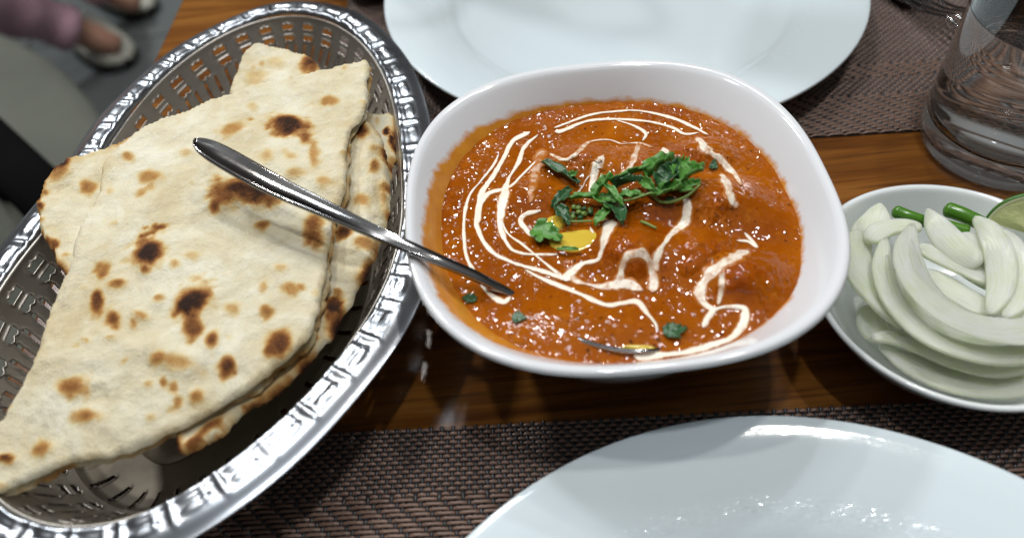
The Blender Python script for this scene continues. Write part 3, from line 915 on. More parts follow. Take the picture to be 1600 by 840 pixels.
rim = mesh_obj('rim', Vr.reshape(-1, 3), [f[::-1] for f in grid_faces(na, nw_, True, False)], MAT['rim_steel'], basket)
m = rim.modifiers.new('sheet', 'SOLIDIFY'); m.thickness = .0006; m.offset = -1
# perforated wall: one tile triangulated with its holes, repeated round the oval
WT = 58.0
def wallprof(b):          # b in mm from the inner rim edge -> (offset inside outer contour, z)
    b = np.asarray(b, float)
    kk = np.array([(0, 0, 0), (1.2, .2, -1.4), (4, 1.4, -4.0), (20, 9.0, -18.2), (32, 15.2, -28.4), (39, 20.0, -33.6), (44, 24.6, -35.6), (50, 30.5, -36.4), (58, 38.5, -36.6)])
    return FLW + np.interp(b, kk[:, 0], kk[:, 1]) * .001, KZ - .0012 + np.interp(b, kk[:, 0], kk[:, 2]) * .001
def wig(cx_, cy_, L, h, flip=1, amp=.45):
    xs = np.linspace(-L / 2, L / 2, 9)
    top = [(cx_ + x, cy_ + h / 2 + 0 * x) for x in xs]
    bot = [(cx_ + x, cy_ - h / 2 - flip * amp * math.cos(4 * math.pi * x / L)) for x in xs[::-1]]
    return (top + bot) if flip > 0 else [(2 * cx_ - x, 2 * cy_ - y) for x, y in top + bot]
def rect(cx_, cy_, w, h, sh=0.0):
    return [(cx_ - w / 2 - sh, cy_ - h / 2), (cx_ + w / 2 - sh, cy_ - h / 2), (cx_ + w / 2 + sh, cy_ + h / 2), (cx_ - w / 2 + sh, cy_ + h / 2)]
holes = [wig(8.2, 5.4, 8.6, 2.7, 1), wig(8.2, 11.0, 8.6, 2.7, -1), rect(4.2, 18.5, 2.3, 8.4, 1.1), rect(12.6, 18.5, 2.3, 8.4, 1.1), wig(8.2, 27.0, 8.2, 2.2, 1), wig(8.2, 31.6, 8.2, 2.2, -1), rect(8.2, 41.5, 2.8, 9.0, .8)]
# jittered copies keep the punch marks from looking printed
pts, edges = [], []
def addloop(Lp):
    b = len(pts)
    pts.extend(Vector(p) for p in Lp)
    edges.extend((b + i, b + (i + 1) % len(Lp)) for i in range(len(Lp)))
def inpoly(P, poly):
    P = np.atleast_2d(P); x, y = P[:, 0], P[:, 1]; r = np.zeros(len(P), bool)
    n = len(poly); j = n - 1
    for i in range(n):
        xi, yi = poly[i]; xj, yj = poly[j]
        c = ((yi > y) != (yj > y)) & (x < (xj - xi) * (y - yi) / ((yj - yi) if abs(yj - yi) > 1e-12 else 1e-12) + xi)
        r ^= c; j = i
    return r
def dist_poly(P, poly, closed=True):
    P = np.atleast_2d(P)[:, None, :2]; A = np.asarray(poly, float)
    B = np.roll(A, -1, 0) if closed else A[1:]
    A = A if closed else A[:-1]
    ab = B - A; t = np.clip(((P - A) * ab).sum(-1) / ((ab ** 2).sum(-1) + 1e-12), 0, 1)
    return np.linalg.norm(P - (A + t[..., None] * ab), axis=-1).min(1)
def offset_poly(poly, d):
    P = np.array(poly); T = np.roll(P, -1, 0) - np.roll(P, 1, 0); T /= np.linalg.norm(T, axis=1)[:, None] + 1e-9
    ar = .5 * np.sum(P[:, 0] * np.roll(P[:, 1], -1) - np.roll(P[:, 0], -1) * P[:, 1])
    N = np.stack([T[:, 1], -T[:, 0]], 1) * (1 if ar > 0 else -1)
    return [tuple(p) for p in P + N * d]
TWM = 17.0
nb = 59
border = [(0, b) for b in np.linspace(0, WT, nb)]
border += [(x, WT) for x in np.linspace(0, TWM, 18)[1:-1]] + [(TWM, b) for b in np.linspace(WT, 0, nb)] + [(x, 0) for x in np.linspace(TWM, 0, 18)[1:-1]]
addloop(border)
for h in holes:
    hp = []
    for i in range(len(h)):
        p, q = np.array(h[i]), np.array(h[(i + 1) % len(h)])
        k = max(1, int(np.linalg.norm(q - p) / 1.0))
        for s in range(k): hp.append(tuple(p + (q - p) * s / k))
    addloop(hp)
hl = len(edges)
G = np.array([(x, y) for x in np.arange(1.0, TWM, 1.0) for y in np.arange(1.0, WT, 1.0)])
dmin = np.min([dist_poly(G, h) for h in holes], 0)
G = G[dmin > .75]
ringp = [p for h in holes for p in offset_poly(h, .45)]
pts.extend(Vector(p) for p in ringp); pts.extend(Vector(p) for p in G)
res = delaunay_2d_cdt(pts, edges, [], 0, 1e-5)
TV = np.array([tuple(v) for v in res[0]]); TF = np.array([f for f in res[2] if len(f) == 3])
cen = TV[TF].mean(1)
keep = ~np.any([inpoly(cen, h) for h in holes], 0)
TF = TF[keep]
TD = np.min([np.where(inpoly(TV, h), 0, dist_poly(TV, h)) for h in holes], 0)
lip = sst(.5, 0.0, TD)
allV, allF = [], []
for k in range(NT_):
    off, z = wallprof(TV[:, 1])
    u = (k + TV[:, 0] / TWM) / NT_
    e = .02
    o1, z1 = wallprof(TV[:, 1] + e); o0, z0 = wallprof(TV[:, 1] - e)
    tz, to = z1 - z0, o1 - o0; ln = np.hypot(tz, to) + 1e-12
    nin, nz = -tz / ln, to / ln                 # inward + up normal of the wall
    d = lip * .00055
    allV.append(kplace(u, off + nin * d, z + nz * d)); allF.append(TF + k * len(TV))
allV = np.concatenate(allV); allF = np.concatenate(allF)
wall = mesh_obj('perforated_wall', allV, allF, MAT['wall_steel'], basket)
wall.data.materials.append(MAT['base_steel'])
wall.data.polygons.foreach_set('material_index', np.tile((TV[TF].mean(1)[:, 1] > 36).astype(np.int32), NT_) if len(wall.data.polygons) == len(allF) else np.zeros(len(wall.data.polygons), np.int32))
bm = bmesh.new(); bm.from_mesh(wall.data); bmesh.ops.remove_doubles(bm, verts=bm.verts, dist=2e-5)
bmesh.ops.recalc_face_normals(bm, faces=bm.faces); bm.to_mesh(wall.data); bm.free()
m = wall.modifiers.new('sheet', 'SOLIDIFY'); m.thickness = .0005; m.offset = 0
# base sheet
off, z = wallprof(WT)
ub = np.arange(240) / 240
Rg = kplace(ub, np.full(240, float(off) - .0005), np.full(240, float(z) + .0004))
Vb = list(Rg); Vb += list(kplace(ub, np.full(240, float(off) + .006), np.full(240, float(z) + .0002)))
cmid = Rg.mean(0); Vb.append(cmid)
Fb = [(i, (i + 1) % 240, 240 + (i + 1) % 240, 240 + i) for i in range(240)] + [(240 + i, 240 + (i + 1) % 240, 480) for i in range(240)]
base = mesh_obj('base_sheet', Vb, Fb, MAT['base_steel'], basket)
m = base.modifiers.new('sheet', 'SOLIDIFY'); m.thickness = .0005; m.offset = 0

# ------------------------------------------------------------------ naan
def naan(label, outline, zc, spots, thick=.0042, name='naan', parent=None, edge_char=0.0, seed=0.0, rag=.0007, bumpy=1.0, ridge=(), step=.00125, crisp=True, faint=10):
    """outline: photo points; zc: function(px, py) -> height of the upper face"""
    O = np.array(outline, float)
    if crisp:
        Oc = np.vstack([O, O[:1]]); q_ = np.concatenate([[0], np.cumsum(np.linalg.norm(np.diff(Oc, axis=0), axis=1))])
        uu = np.linspace(0, q_[-1], 60 + len(O) * 12)[:-1]
        O = np.stack([np.interp(uu, q_, Oc[:, k]) for k in (0, 1)], 1)
        for _ in range(3): O = .25 * np.roll(O, 1, 0) + .5 * O + .25 * np.roll(O, -1, 0)
    else:
        O = catmull(np.vstack([O, O[:1]]), 40 + len(O) * 9)[:-1]
    spots = [(a, b, c * 1.12, d * 1.12, e, f) for a, b, c, d, e, f in spots]
    xs_, ys_ = O[:, 0], O[:, 1]
    for _ in range(int(faint)):
        spots.append((rng.uniform(xs_.min(), xs_.max()), rng.uniform(ys_.min(), ys_.max()), rng.uniform(4, 13), rng.uniform(3, 9), rng.uniform(.12, .34), rng.uniform(-1, 1)))
    B = np.array([at(x, y, zc(x, y)) for x, y in O])
    L = np.linalg.norm(np.roll(B, -1, 0) - B, axis=1).sum()
    s = np.concatenate([[0], np.cumsum(np.linalg.norm(np.diff(np.vstack([B, B[:1]]), axis=0), axis=1))])
    nb_ = int(L / step)
    Bp = np.vstack([B, B[:1]])
    u = np.linspace(0, L, nb_, endpoint=False)
    bx = np.stack([np.interp(u, s, Bp[:, k]) for k in (0, 1)], 1)
    jit = fbm(np.column_stack([bx, np.zeros(nb_)]), 210, 4, seed) * rag
    T = np.roll(bx, -1, 0) - np.roll(bx, 1, 0); T /= np.linalg.norm(T, axis=1)[:, None] + 1e-9
    bx = bx + np.stack([T[:, 1], -T[:, 0]], 1) * jit[:, None]
    lo, hi = bx.min(0), bx.max(0)
    gx, gy = np.meshgrid(np.arange(lo[0], hi[0], step), np.arange(lo[1], hi[1], step * .866))
    gx = gx + (np.arange(gx.shape[0]) % 2)[:, None] * step * .5
    G = np.column_stack([gx.ravel(), gy.ravel()])
    G = G[inpoly(G, bx)]
    G = G[dist_poly(G, bx) > step * .7]
    P2 = np.vstack([bx, G])
    sc = 1000.0
    r = delaunay_2d_cdt([Vector(p * sc) for p in P2], [(i, (i + 1) % nb_) for i in range(nb_)], [], 1, 1e-6)
    V2 = np.array([tuple(v) for v in r[0]]) / sc; Fc = np.array([f for f in r[2] if len(f) == 3])
    # heights from the photo-space function
    z = np.full(len(V2), .05)
    for _ in range(4):
        q = pix(np.column_stack([V2, z])); z = np.array([zc(a, b) for a, b in q])
    q = pix(np.column_stack([V2, z]))
    db = dist_poly(V2, bx)
    P3 = np.column_stack([V2, np.zeros(len(V2))])
    n1 = fbm(P3, 32, 3, seed + 1); n2 = fbm(P3, 110, 3, seed + 7); n3 = fbm(P3, 330, 2, seed + 11)
    top = z + bumpy * (n1 * .0013 + n2 * .0010 + n3 * .00025)
    char = np.zeros(len(V2))
    for sx, sy, rx, ry, inten, rot in spots:
        c, s_ = math.cos(rot), math.sin(rot)
        dx, dy = q[:, 0] - sx, q[:, 1] - sy
        a, b = (dx * c + dy * s_) / rx, (-dx * s_ + dy * c) / ry
        d = np.sqrt(a * a + b * b) * (1 + .5 * n2 + .28 * n3)
        f = sst(1.22, .25, d)
        char = np.maximum(char, f * inten) + .15 * np.minimum(char, f * inten)
        top += .0009 * sst(1.5, .3, np.sqrt(a * a + b * b)) * min(1, rx / 20)
    for rp, rw, rh in ridge:
        d = dist_poly(q, np.array(rp, float), False)
        top += rh * np.exp(-(d / rw) ** 2)
    if edge_char:
        ec = edge_char * np.exp(-db / .0022) * np.clip(.55 + 1.5 * fbm(P3, 95, 3, seed + 23), 0, 1.4)
        char = np.maximum(char, np.clip(ec, 0, 1))
    rr_ = np.clip(db / .0012, 0, 1)
    rnd = np.sqrt(1 - (1 - rr_) ** 2)
    tv = np.column_stack([V2, top - thick * .5 * (1 - rnd)])
    bv = np.column_stack([V2, top - thick + thick * .5 * (1 - rnd) - .0001])
    nv = len(V2)
    bi = [i for i in range(nv) if False]
    F_all = [tuple(f) for f in Fc] + [tuple(nv + f[::-1]) for f in Fc]
    o = mesh_obj(name, np.vstack([tv, bv]), F_all, MAT['naan'], parent)
    attr(o, 'char', np.concatenate([char, char]))
    bm = bmesh.new(); bm.from_mesh(o.data)
    bmesh.ops.remove_doubles(bm, verts=[v for v in bm.verts], dist=.00015) if False else None
    # stitch the two faces round the edge
    bm.verts.ensure_lookup_table()
    ce = [e for e in bm.edges if e.is_boundary and e.verts[0].index < nv and e.verts[1].index < nv]
    for e in ce:
        a, b = e.verts[0].index, e.verts[1].index
        try: bm.faces.new((bm.verts[b], bm.verts[a], bm.verts[nv + a], bm.verts[nv + b])).smooth = True
        except ValueError: pass
    bmesh.ops.recalc_face_normals(bm, faces=bm.faces)
    bm.to_mesh(o.data); bm.free()
    if label: tag(o, label, 'naan', 'naan pieces in the basket')
    return o

def zA(x, y):
    return .0553 + .0034 * math.exp(-((x - 330) / 190) ** 2 - ((y - 330) / 180) ** 2) - .009 * max(0, (y - 560) / 220) - .004 * max(0, (130 - x) / 130) + .002 * max(0, (x - 500) / 80)
A_out = [(574, 90), (577, 97), (573, 149), (566, 180), (548, 198), (541, 225), (539, 300), (517, 338), (507, 420), (500, 470), (482, 527), (440, 562), (400, 597), (300, 658), (240, 683), (200, 703), (100, 720),
         (30, 753), (-25, 775), (-40, 690), (0, 650), (50, 560), (75, 480), (95, 435), (107, 415), (120, 360), (150, 305), (160, 250), (200, 210), (260, 180), (325, 155), (370, 141), (400, 132), (490, 113)]
A_spots = [(450, 195, 34, 18, .78, .1), (455, 192, 18, 9, .9, .3), (478, 218, 13, 10, .62, .6), (362, 205, 20, 12, .40, -.4), (515, 160, 15, 9, .45, 0), (236, 276, 21, 10, .46, .1), (222, 302, 11, 9, .34, 0), (200, 245, 11, 9, .46, .3), (138, 293, 14, 9, .40, .3),
           (292, 240, 14, 8, .26, 0), (350, 308, 26, 26, .62, 0), (338, 325, 14, 15, .72, 0), (395, 302, 40, 22, .86, .15), (412, 300, 24, 13, 1.0, .3), (372, 292, 16, 9, .5, 0), (234, 402, 26, 30, .98, .5), (232, 396, 16, 17, 1.05, .5), (230, 425, 13, 10, .7, .4), (274, 413, 11, 9, .36, 0),
           (152, 470, 11, 22, .82, .1), (178, 500, 11, 17, .72, -.3), (160, 425, 10, 13, .50, .2), (184, 445, 20, 9, .56, -.2), (210, 505, 7, 10, .44, 0), (222, 495, 18, 8, .4, .4), (304, 470, 33, 26, .92, -.7), (296, 480, 18, 12, 1.05, -.7), (302, 512, 18, 20, .72, .2), (332, 532, 13, 19, .72, .5), (248, 468, 12, 8, .50, -.6),
           (356, 570, 14, 16, .86, .4), (435, 535, 22, 17, .76, -.6), (425, 548, 14, 10, .7, -.4), (412, 352, 15, 11, .60, -.2), (488, 352, 17, 24, .66, .1), (492, 372, 12, 14, .6, 0), (508, 288, 14, 10, .3, 0), (110, 604, 27, 16, .58, -.2), (135, 650, 20, 13, .58, 0), (280, 568, 34, 18, .38, .2), (252, 562, 16, 12, .5, -.4),
           (254, 595, 6, 9, .52, 0), (272, 605, 8, 12, .54, 0), (278, 626, 8, 11, .50, 0), (308, 620, 14, 13, .52, -.5), (232, 600, 10, 7, .34, 0), (66, 703, 18, 12, .54, -.3), (10, 716, 18, 8, .88, .1), (236, 652, 9, 6, .28, 0), (418, 245, 12, 14, .28, 0), (455, 245, 10, 8, .26, 0), (463, 275, 20, 8, .30, 0),
           (490, 240, 8, 22, .40, 0), (505, 100, 10, 7, .35, 0), (343, 255, 12, 6, .2, 0), (416, 485, 12, 11, .52, .4), (455, 450, 12, 10, .45, 0), (470, 448, 7, 6, .5, 0), (440, 420, 12, 7, .3, 0), (362, 482, 12, 10, .32, 0), (300, 400, 16, 8, .24, 0), (180, 350, 9, 5, .22, 0), (395, 165, 9, 6, .22, 0)]
A_ridge = [([(150, 600), (178, 590), (172, 640), (160, 665)], 9, .0010), ([(140, 330), (128, 400), (105, 470)], 10, .0012), ([(200, 345), (260, 300), (320, 260)], 14, .0012), ([(160, 520), (210, 545), (260, 540)], 12, .0012), ([(430, 250), (520, 300)], 14, .0015), ([(500, 340), (400, 330), (300, 355)], 20, -.0012),
           ([(240, 520), (235, 560)], 8, .0009), ([(330, 130), (560, 120)], 26, .0012)]
nA = empty('naan', tuple(at(300, 420, .055)))
tag(nA, 'large folded naan on top of the basket, blistered with dark brown spots', 'naan', 'naan pieces in the basket')
naan(None, A_out, zA, A_spots, .0030, 'upper_layer', nA, .10, 1.0, .0008, .75, A_ridge, faint=55)
A2 = [(576, 95), (579, 104), (576, 152), (569, 184), (552, 204), (545, 228), (544, 303), (524, 342), (514, 422), (506, 474), (487, 533), (444, 571), (404, 606), (304, 666), (243, 691), (203, 712), (103, 729), (34, 762), (-20, 781), (60, 650), (200, 450), (330, 300), (480, 160)]
naan(None, A2, lambda x, y: zA(x, y) - .0036, [(560, 140, 8, 20, .4, 0), (538, 330, 9, 10, .4, 0), (430, 580, 30, 6, .45, -.6)], .0032, 'lower_layer', nA, .35, 4.0, .0012, .5)
naan('rounded naan lobe with charred edge hanging over the outer rim of the basket', [(215, 205), (180, 222), (135, 236), (100, 255), (76, 271), (62, 290), (55, 315), (58, 350), (75, 382), (90, 415), (102, 436), (150, 430), (215, 330), (250, 240)],
     lambda x, y: .0512 - .0015 * max(0, (110 - x) / 60), [(100, 258, 26, 8, .85, -.5), (104, 253, 10, 5, 1.1, -.4), (95, 270, 26, 14, .5, -.5), (137, 292, 16, 12, .52, .5), (60, 312, 6, 10, .95, 0), (70, 300, 9, 6, .6, 0), (64, 322, 8, 8, .8, 0), (64, 345, 8, 5, .45, 0), (62, 365, 7, 9, .7, 0), (72, 375, 8, 7, .75, 0), (86, 380, 8, 7, .72, 0), (78, 395, 6, 10, .9, 0), (92, 420, 6, 14, 1.0, 0)], .0045, edge_char=.8, seed=8.0)
naan('pale naan corner standing up at the back of the basket behind the large one', [(350, 152), (366, 108), (374, 86), (386, 70), (402, 63), (440, 71), (480, 83), (498, 100), (508, 120), (500, 160), (420, 185), (360, 180)],
     lambda x, y: .0520 - .002 * max(0, (y - 100) / 60), [(484, 100, 13, 17, .70, 0), (487, 99, 6, 8, .75, 0), (430, 96, 18, 9, .2, 0), (400, 120, 20, 12, .22, 0)], .0042, edge_char=.15, seed=12.0)
naan('crescent of naan with burnt edge tucked under the large one, beside the bowl', [(552, 196), (568, 186), (580, 188), (592, 202), (603, 238), (609, 300), (603, 345), (583, 400), (571, 424), (551, 461), (516, 526), (476, 567), (436, 606), (376, 640), (346, 676), (284, 708), (268, 682), (300, 630), (440, 520), (470, 400), (500, 250)],
     lambda x, y: .0490 - .0022 * max(0, (y - 400) / 300) - .004 * max(0, (x - 560) / 50) + .0022 * math.exp(-((x - 575) / 18) ** 2),
     [(541, 362, 14, 12, .85, .3), (520, 480, 15, 14, 1.05, .4), (518, 495, 12, 16, .7, .6), (565, 310, 14, 11, .40, .4), (586, 258, 9, 10, .62, 0), (560, 200, 16, 20, .85, -.6), (584, 232, 8, 8, .36, 0), (568, 378, 18, 11, .5, 0), (527, 455, 9, 6, .55, 0), (440, 577, 12, 6, .85, -.5), (494, 528, 7, 5, .7, 0), (470, 560, 6, 5, .6, 0), (300, 690, 16, 6, .7, -.6), (330, 665, 22, 6, .7, -.6), (600, 300, 6, 26, .35, 0), (392, 632, 18, 5, .7, -.4)], .0044, edge_char=.85, seed=17.0)
naan('small naan scrap with dark burnt holes, wedged against the basket wall', [(560, 176), (570, 170), (584, 172), (600, 176), (614, 175), (619, 186), (617, 212), (619, 234), (612, 268), (604, 284), (580, 270), (555, 215)],
     lambda x, y: .0400 - .002 * max(0, (x - 590) / 30), [(604, 204, 5, 8, 1.0, .3), (612, 216, 5, 9, 1.05, .1), (615, 228, 4, 6, .9, 0), (590, 190, 6, 10, .3, 0), (618, 190, 4, 10, .6, 0), (609, 262, 6, 8, .75, 0)], .0045, edge_char=.6, seed=21.0)
# a lower naan the pile rests on
naan('lowest naan, mostly hidden at the bottom of the basket pile', [(250, 210), (480, 200), (540, 330), (470, 520), (300, 620), (120, 660), (120, 480), (180, 300)],
     lambda x, y: .0390, [], .0060, edge_char=.2, seed=31.0, step=.004)

# ------------------------------------------------------------------ spoon
sp_px = [(303, 218, .0800), (345, 242, .0790), (420, 284, .0765), (500, 322, .0733), (600, 368, .0680), (680, 403, .0629), (740, 429, .0570), (785, 452, .0512), (845, 482, .0440)]
SPN = np.array([at(x, y, z) for x, y, z in sp_px])
sc_ = catmull(np.column_stack([SPN, [.0029, .0046, .0045, .0036, .0026, .0022, .0020, .0017, .0009]]), 90)
Pp, Wd = sc_[:, :3], sc_[:, 3]
spoon = empty('serving_spoon', tuple(at(700, 415, .062)))
tag(spoon, 'steel serving spoon leaning from the curry over the naan basket', 'spoon')
T = np.gradient(Pp, axis=0); T /= np.linalg.norm(T, axis=1)[:, None]
sideways = np.cross(T, [0, 0, 1.0]); sideways /= np.linalg.norm(sideways, axis=1)[:, None]
upn = np.cross(sideways, T)
tp = np.linspace(0, 1, 90)
endw = np.sqrt(np.clip(1 - (1 - np.clip(tp / .055, 0, 1)) ** 2, 0, 1)) * 1.0
V = []
prof = [(-1, -.35), (-.97, .08), (-.86, .34), (-.74, .30), (-.45, .05), (0, -.06), (.45, .05), (.74, .30), (.86, .34), (.97, .08), (1, -.35), (.6, -.75), (0, -.85), (-.6, -.75)]
for i in range(90):
    w = max(Wd[i] * endw[i], .0002); th = .0016 + .0006 * sst(.35, .8, tp[i])
    fl = sst(.78, .35, tp[i])
    for a, h in prof:
        hh = h if abs(a) > .8 or h < -.3 else (h * fl + (1 - fl) * (.30 + .30 * (1 - abs(a))))
        V.append(Pp[i] + sideways[i] * a * w + upn[i] * hh * th)
Fc = grid_faces(90, len(prof), False, True) + [tuple(range(len(prof) - 1, -1, -1)), tuple(89 * len(prof) + k for k in range(len(prof)))]
o = mesh_obj('handle', V, Fc, MAT['steel'], spoon)
# spoon bowl, mostly under the gravy, near edge showing
c0 = at(812, 476, .0492); c1 = at(1036, 541, .0498)
ax = c1 - c0; Lb = np.linalg.norm(ax); ax /= Lb
sd = np.cross(ax, [0, 0, 1.0]); sd /= np.linalg.norm(sd)
if sd[1] > 0: sd = -sd
tilt = .035
upv = np.cross(sd, ax); upv = upv if upv[2] > 0 else -upv
V = []; nr, na = 16, 64
for i in range(na):
    th = 2 * math.pi * i / na
    for j in range(nr):
        r = j / (nr - 1)
        ca, sa = math.cos(th), math.sin(th)
        egg = 1 + .18 * ca * r
        p = c0 + ax * (Lb * (.5 + .5 * r * ca)) + sd * (.0082 * r * sa * egg) + upv * (-.008 * (1 - r * r)) + np.array([0, 0, 1]) * ((.0024 * sst(.05, .6, sa)) * r - .0022 * max(0, -sa) * r - .0016 * max(0, -ca) * r)
        V.append(p)
o = mesh_obj('spoon_bowl', V, grid_faces(na, nr, True, False), MAT['steel'], spoon)
m = o.modifiers.new('thick', 'SOLIDIFY'); m.thickness = .0015; m.offset = 0

# ------------------------------------------------------------------ onion dish
DZ = .030
DC = np.array([.1603, .1688]); DR = .0521
dp = [(0, .0030), (.020, .0030), (.0255, .0026), (.0268, .0004), (.0300, .0004), (.0330, .0040), (.0400, .0115), (.0465, .0205), (.0508, .0270), (.0519, .0290), (.0521, .0298), (.0517, .0305), (.0508, .0304), (.0498, .0296), (.0470, .0255), (.0410, .0165), (.0330, .0085), (.022, .0055), (0, .0050)]
V, Fc = lathe(smooth_prof(dp, 80), 120)
dish = mesh_obj('side_dish', V, Fc, m_china('white_dish_china', False, (.75, .78, .78), (.71, .74, .745)))
dish.location = (DC[0], DC[1], .0002)
tag(dish, 'small round white dish holding sliced onion, green chillies and lime', 'dish')

def onion(label, pts, widths, z0, z1, thick=.0013, tiltd=25, bow=.0, layered=True):
    n = 40
    wpx = catmull(np.column_stack([np.array(pts, float), widths]), n)
    zz = np.linspace(z0, z1, n) + bow * np.sin(np.linspace(0, math.pi, n))
    P3 = np.array([at(a, b, z) for (a, b, _), z in zip(wpx, zz)])
    W = wpx[:, 2] * .00031 * .5
    T = np.gradient(P3, axis=0); T /= np.linalg.norm(T, axis=1)[:, None]
    S = np.cross(T, [0, 0, 1.0]); S /= np.linalg.norm(S, axis=1)[:, None]; Uu = np.cross(S, T)
    ti = math.radians(tiltd)
    S, Uu = S * math.cos(ti) + Uu * math.sin(ti), Uu * math.cos(ti) - S * math.sin(ti)
    V = []; eg = []; ac = []; al = []; K = 28
    ph = random.random() * 9
    Ltot = np.linalg.norm(np.diff(P3, axis=0), axis=1).sum()
    for i in range(n):
        t = i / (n - 1)
        e = min(1, min(t, 1 - t) / .20); e = math.sqrt(1 - (1 - e) ** 2) * .72 + .28
        for k in range(K):
            a = 2 * math.pi * k / K
            c, s = math.cos(a), math.sin(a)
            cc = math.copysign(abs(c) ** .38, c); ss = math.copysign(abs(s) ** .38, s)
            w = W[i] * e * (1 + .05 * math.sin(5 * t + ph)); h = thick * .5 * (.45 + .55 * e)
            step_ = .00045 * (1 / (1 + math.exp(-(cc - .35) * 14))) if s > 0 else 0
            p = P3[i] + S[i] * cc * w + Uu[i] * (ss * h * (1 - .22 * cc) - step_ + .12 * w * (1 - cc * cc) - .06 * w)
            V.append(p); eg.append(max(0, c) ** 3); ac.append(cc * w * 1000 + 7 * (s < 0)); al.append(t * Ltot * 1000)
    Fc = grid_faces(n, K, False, True) + [tuple(range(K - 1, -1, -1)), tuple((n - 1) * K + k for k in range(K))]
    o = mesh_obj('onion_slice', V, Fc, MAT['onion'])
    if layered and max(widths) > 30 and len(pts) >= 6:
        V2 = []
        for i in range(n):
            t = .08 + .84 * i / (n - 1); q = t * (n - 1); i0 = int(min(q, n - 2)); f_ = q - i0
            Pm = P3[i0] * (1 - f_) + P3[i0 + 1] * f_
            e = min(1, min(i, n - 1 - i) / (n - 1) / .34); e = math.sqrt(1 - (1 - e) ** 2) * .92 + .08
            for k in range(K):
                a = 2 * math.pi * k / K
                c, s = math.cos(a), math.sin(a)
                cc = math.copysign(abs(c) ** .5, c); ss = math.copysign(abs(s) ** .38, s)
                V2.append(Pm + S[i0] * (cc * .46 - .34) * W[i0] * e + Uu[i0] * (ss * thick * .32 + thick * .30 + .0003 * math.sin(6 * t + ph)))
        o2 = mesh_obj('inner_layer', V2, Fc, MAT['onion'], o)
        attr(o2, 'edge', eg); attr(o2, 'acr', np.array(ac) + 31); attr(o2, 'alo', al)
    attr(o, 'edge', eg); attr(o, 'acr', ac); attr(o, 'alo', al)
    tag(o, label, 'onion slice', 'onion slices in the side dish')
    return o
onion('white onion slice lying at the front of the dish, lowest long arc with greenish edge', [(1376, 541), (1432, 574), (1494, 597), (1566, 603), (1620, 590), (1660, 560)], [16, 34, 38, 38, 34, 20], .0240, .0260, .003, 20)
onion('thin onion slice just above the greenish front arc', [(1362, 528), (1400, 528), (1440, 540), (1490, 560), (1550, 573), (1620, 565)], [14, 24, 30, 34, 34, 26], .0285, .0310, .003, 22)
onion('short stubby onion piece at the left front edge of the dish', [(1356, 478), (1362, 508), (1378, 534)], [22, 34, 22], .0250, .0250, .0035, 10)
onion('broad onion slice leaning on the dish wall nearest the curry bowl', [(1352, 362), (1338, 395), (1352, 440), (1384, 480), (1412, 512)], [26, 46, 50, 44, 22], .0300, .0330, .0034, 30)
onion('small pointed white onion wedge beside the first chilli', [(1372, 322), (1366, 348), (1354, 372)], [14, 40, 44], .0300, .0305, .0050, -15)
onion('short onion slice arching in front of the first chilli', [(1358, 378), (1378, 360), (1408, 353), (1440, 356)], [26, 32, 30, 20], .0340, .0345, .0032, 25)
onion('translucent onion slice lying across the middle of the dish, under the big arc', [(1434, 386), (1480, 404), (1530, 426), (1568, 442)], [26, 40, 42, 30], .0330, .0330, .003, 20)
onion('inner onion slice lying deepest in the hollow of the big arc', [(1445, 424), (1484, 450), (1520, 472), (1556, 488)], [22, 40, 42, 30], .0310, .0320, .003, 18)
onion('pointed onion slice rising between the chillies', [(1448, 328), (1466, 356), (1496, 390), (1530, 416)], [10, 30, 34, 26], .0370, .0360, .003, -25)
onion('broad onion slice below the cut chilli', [(1488, 372), (1516, 386), (1542, 410), (1556, 436)], [18, 38, 42, 28], .0345, .0345, .003, -20)
onion('upright curved onion slice in front of the chillies, bending down to the big arc', [(1522, 340), (1548, 366), (1564, 405), (1564, 452), (1548, 492)], [14, 27, 32, 30, 16], .0405, .0380, .003, -18)
onion('curved onion slice beside the lime wedge', [(1560, 360), (1582, 386), (1594, 425), (1590, 466), (1572, 498)], [14, 26, 32, 30, 16], .0410, .0390, .003, -18)
onion('long onion slice curving along the outer side of the big arc', [(1382, 372), (1380, 420), (1396, 470), (1440, 518), (1500, 546), (1570, 556), (1640, 540)], [16, 28, 32, 34, 34, 34, 26], .0350, .0345, .003, 26, .002)
onion('biggest onion slice, thick white arc on top of the heap', [(1426, 350), (1420, 392), (1434, 438), (1474, 482), (1530, 508), (1590, 515), (1650, 500)], [18, 36, 46, 50, 52, 54, 40], .0400, .0395, .0016, 22, .003)

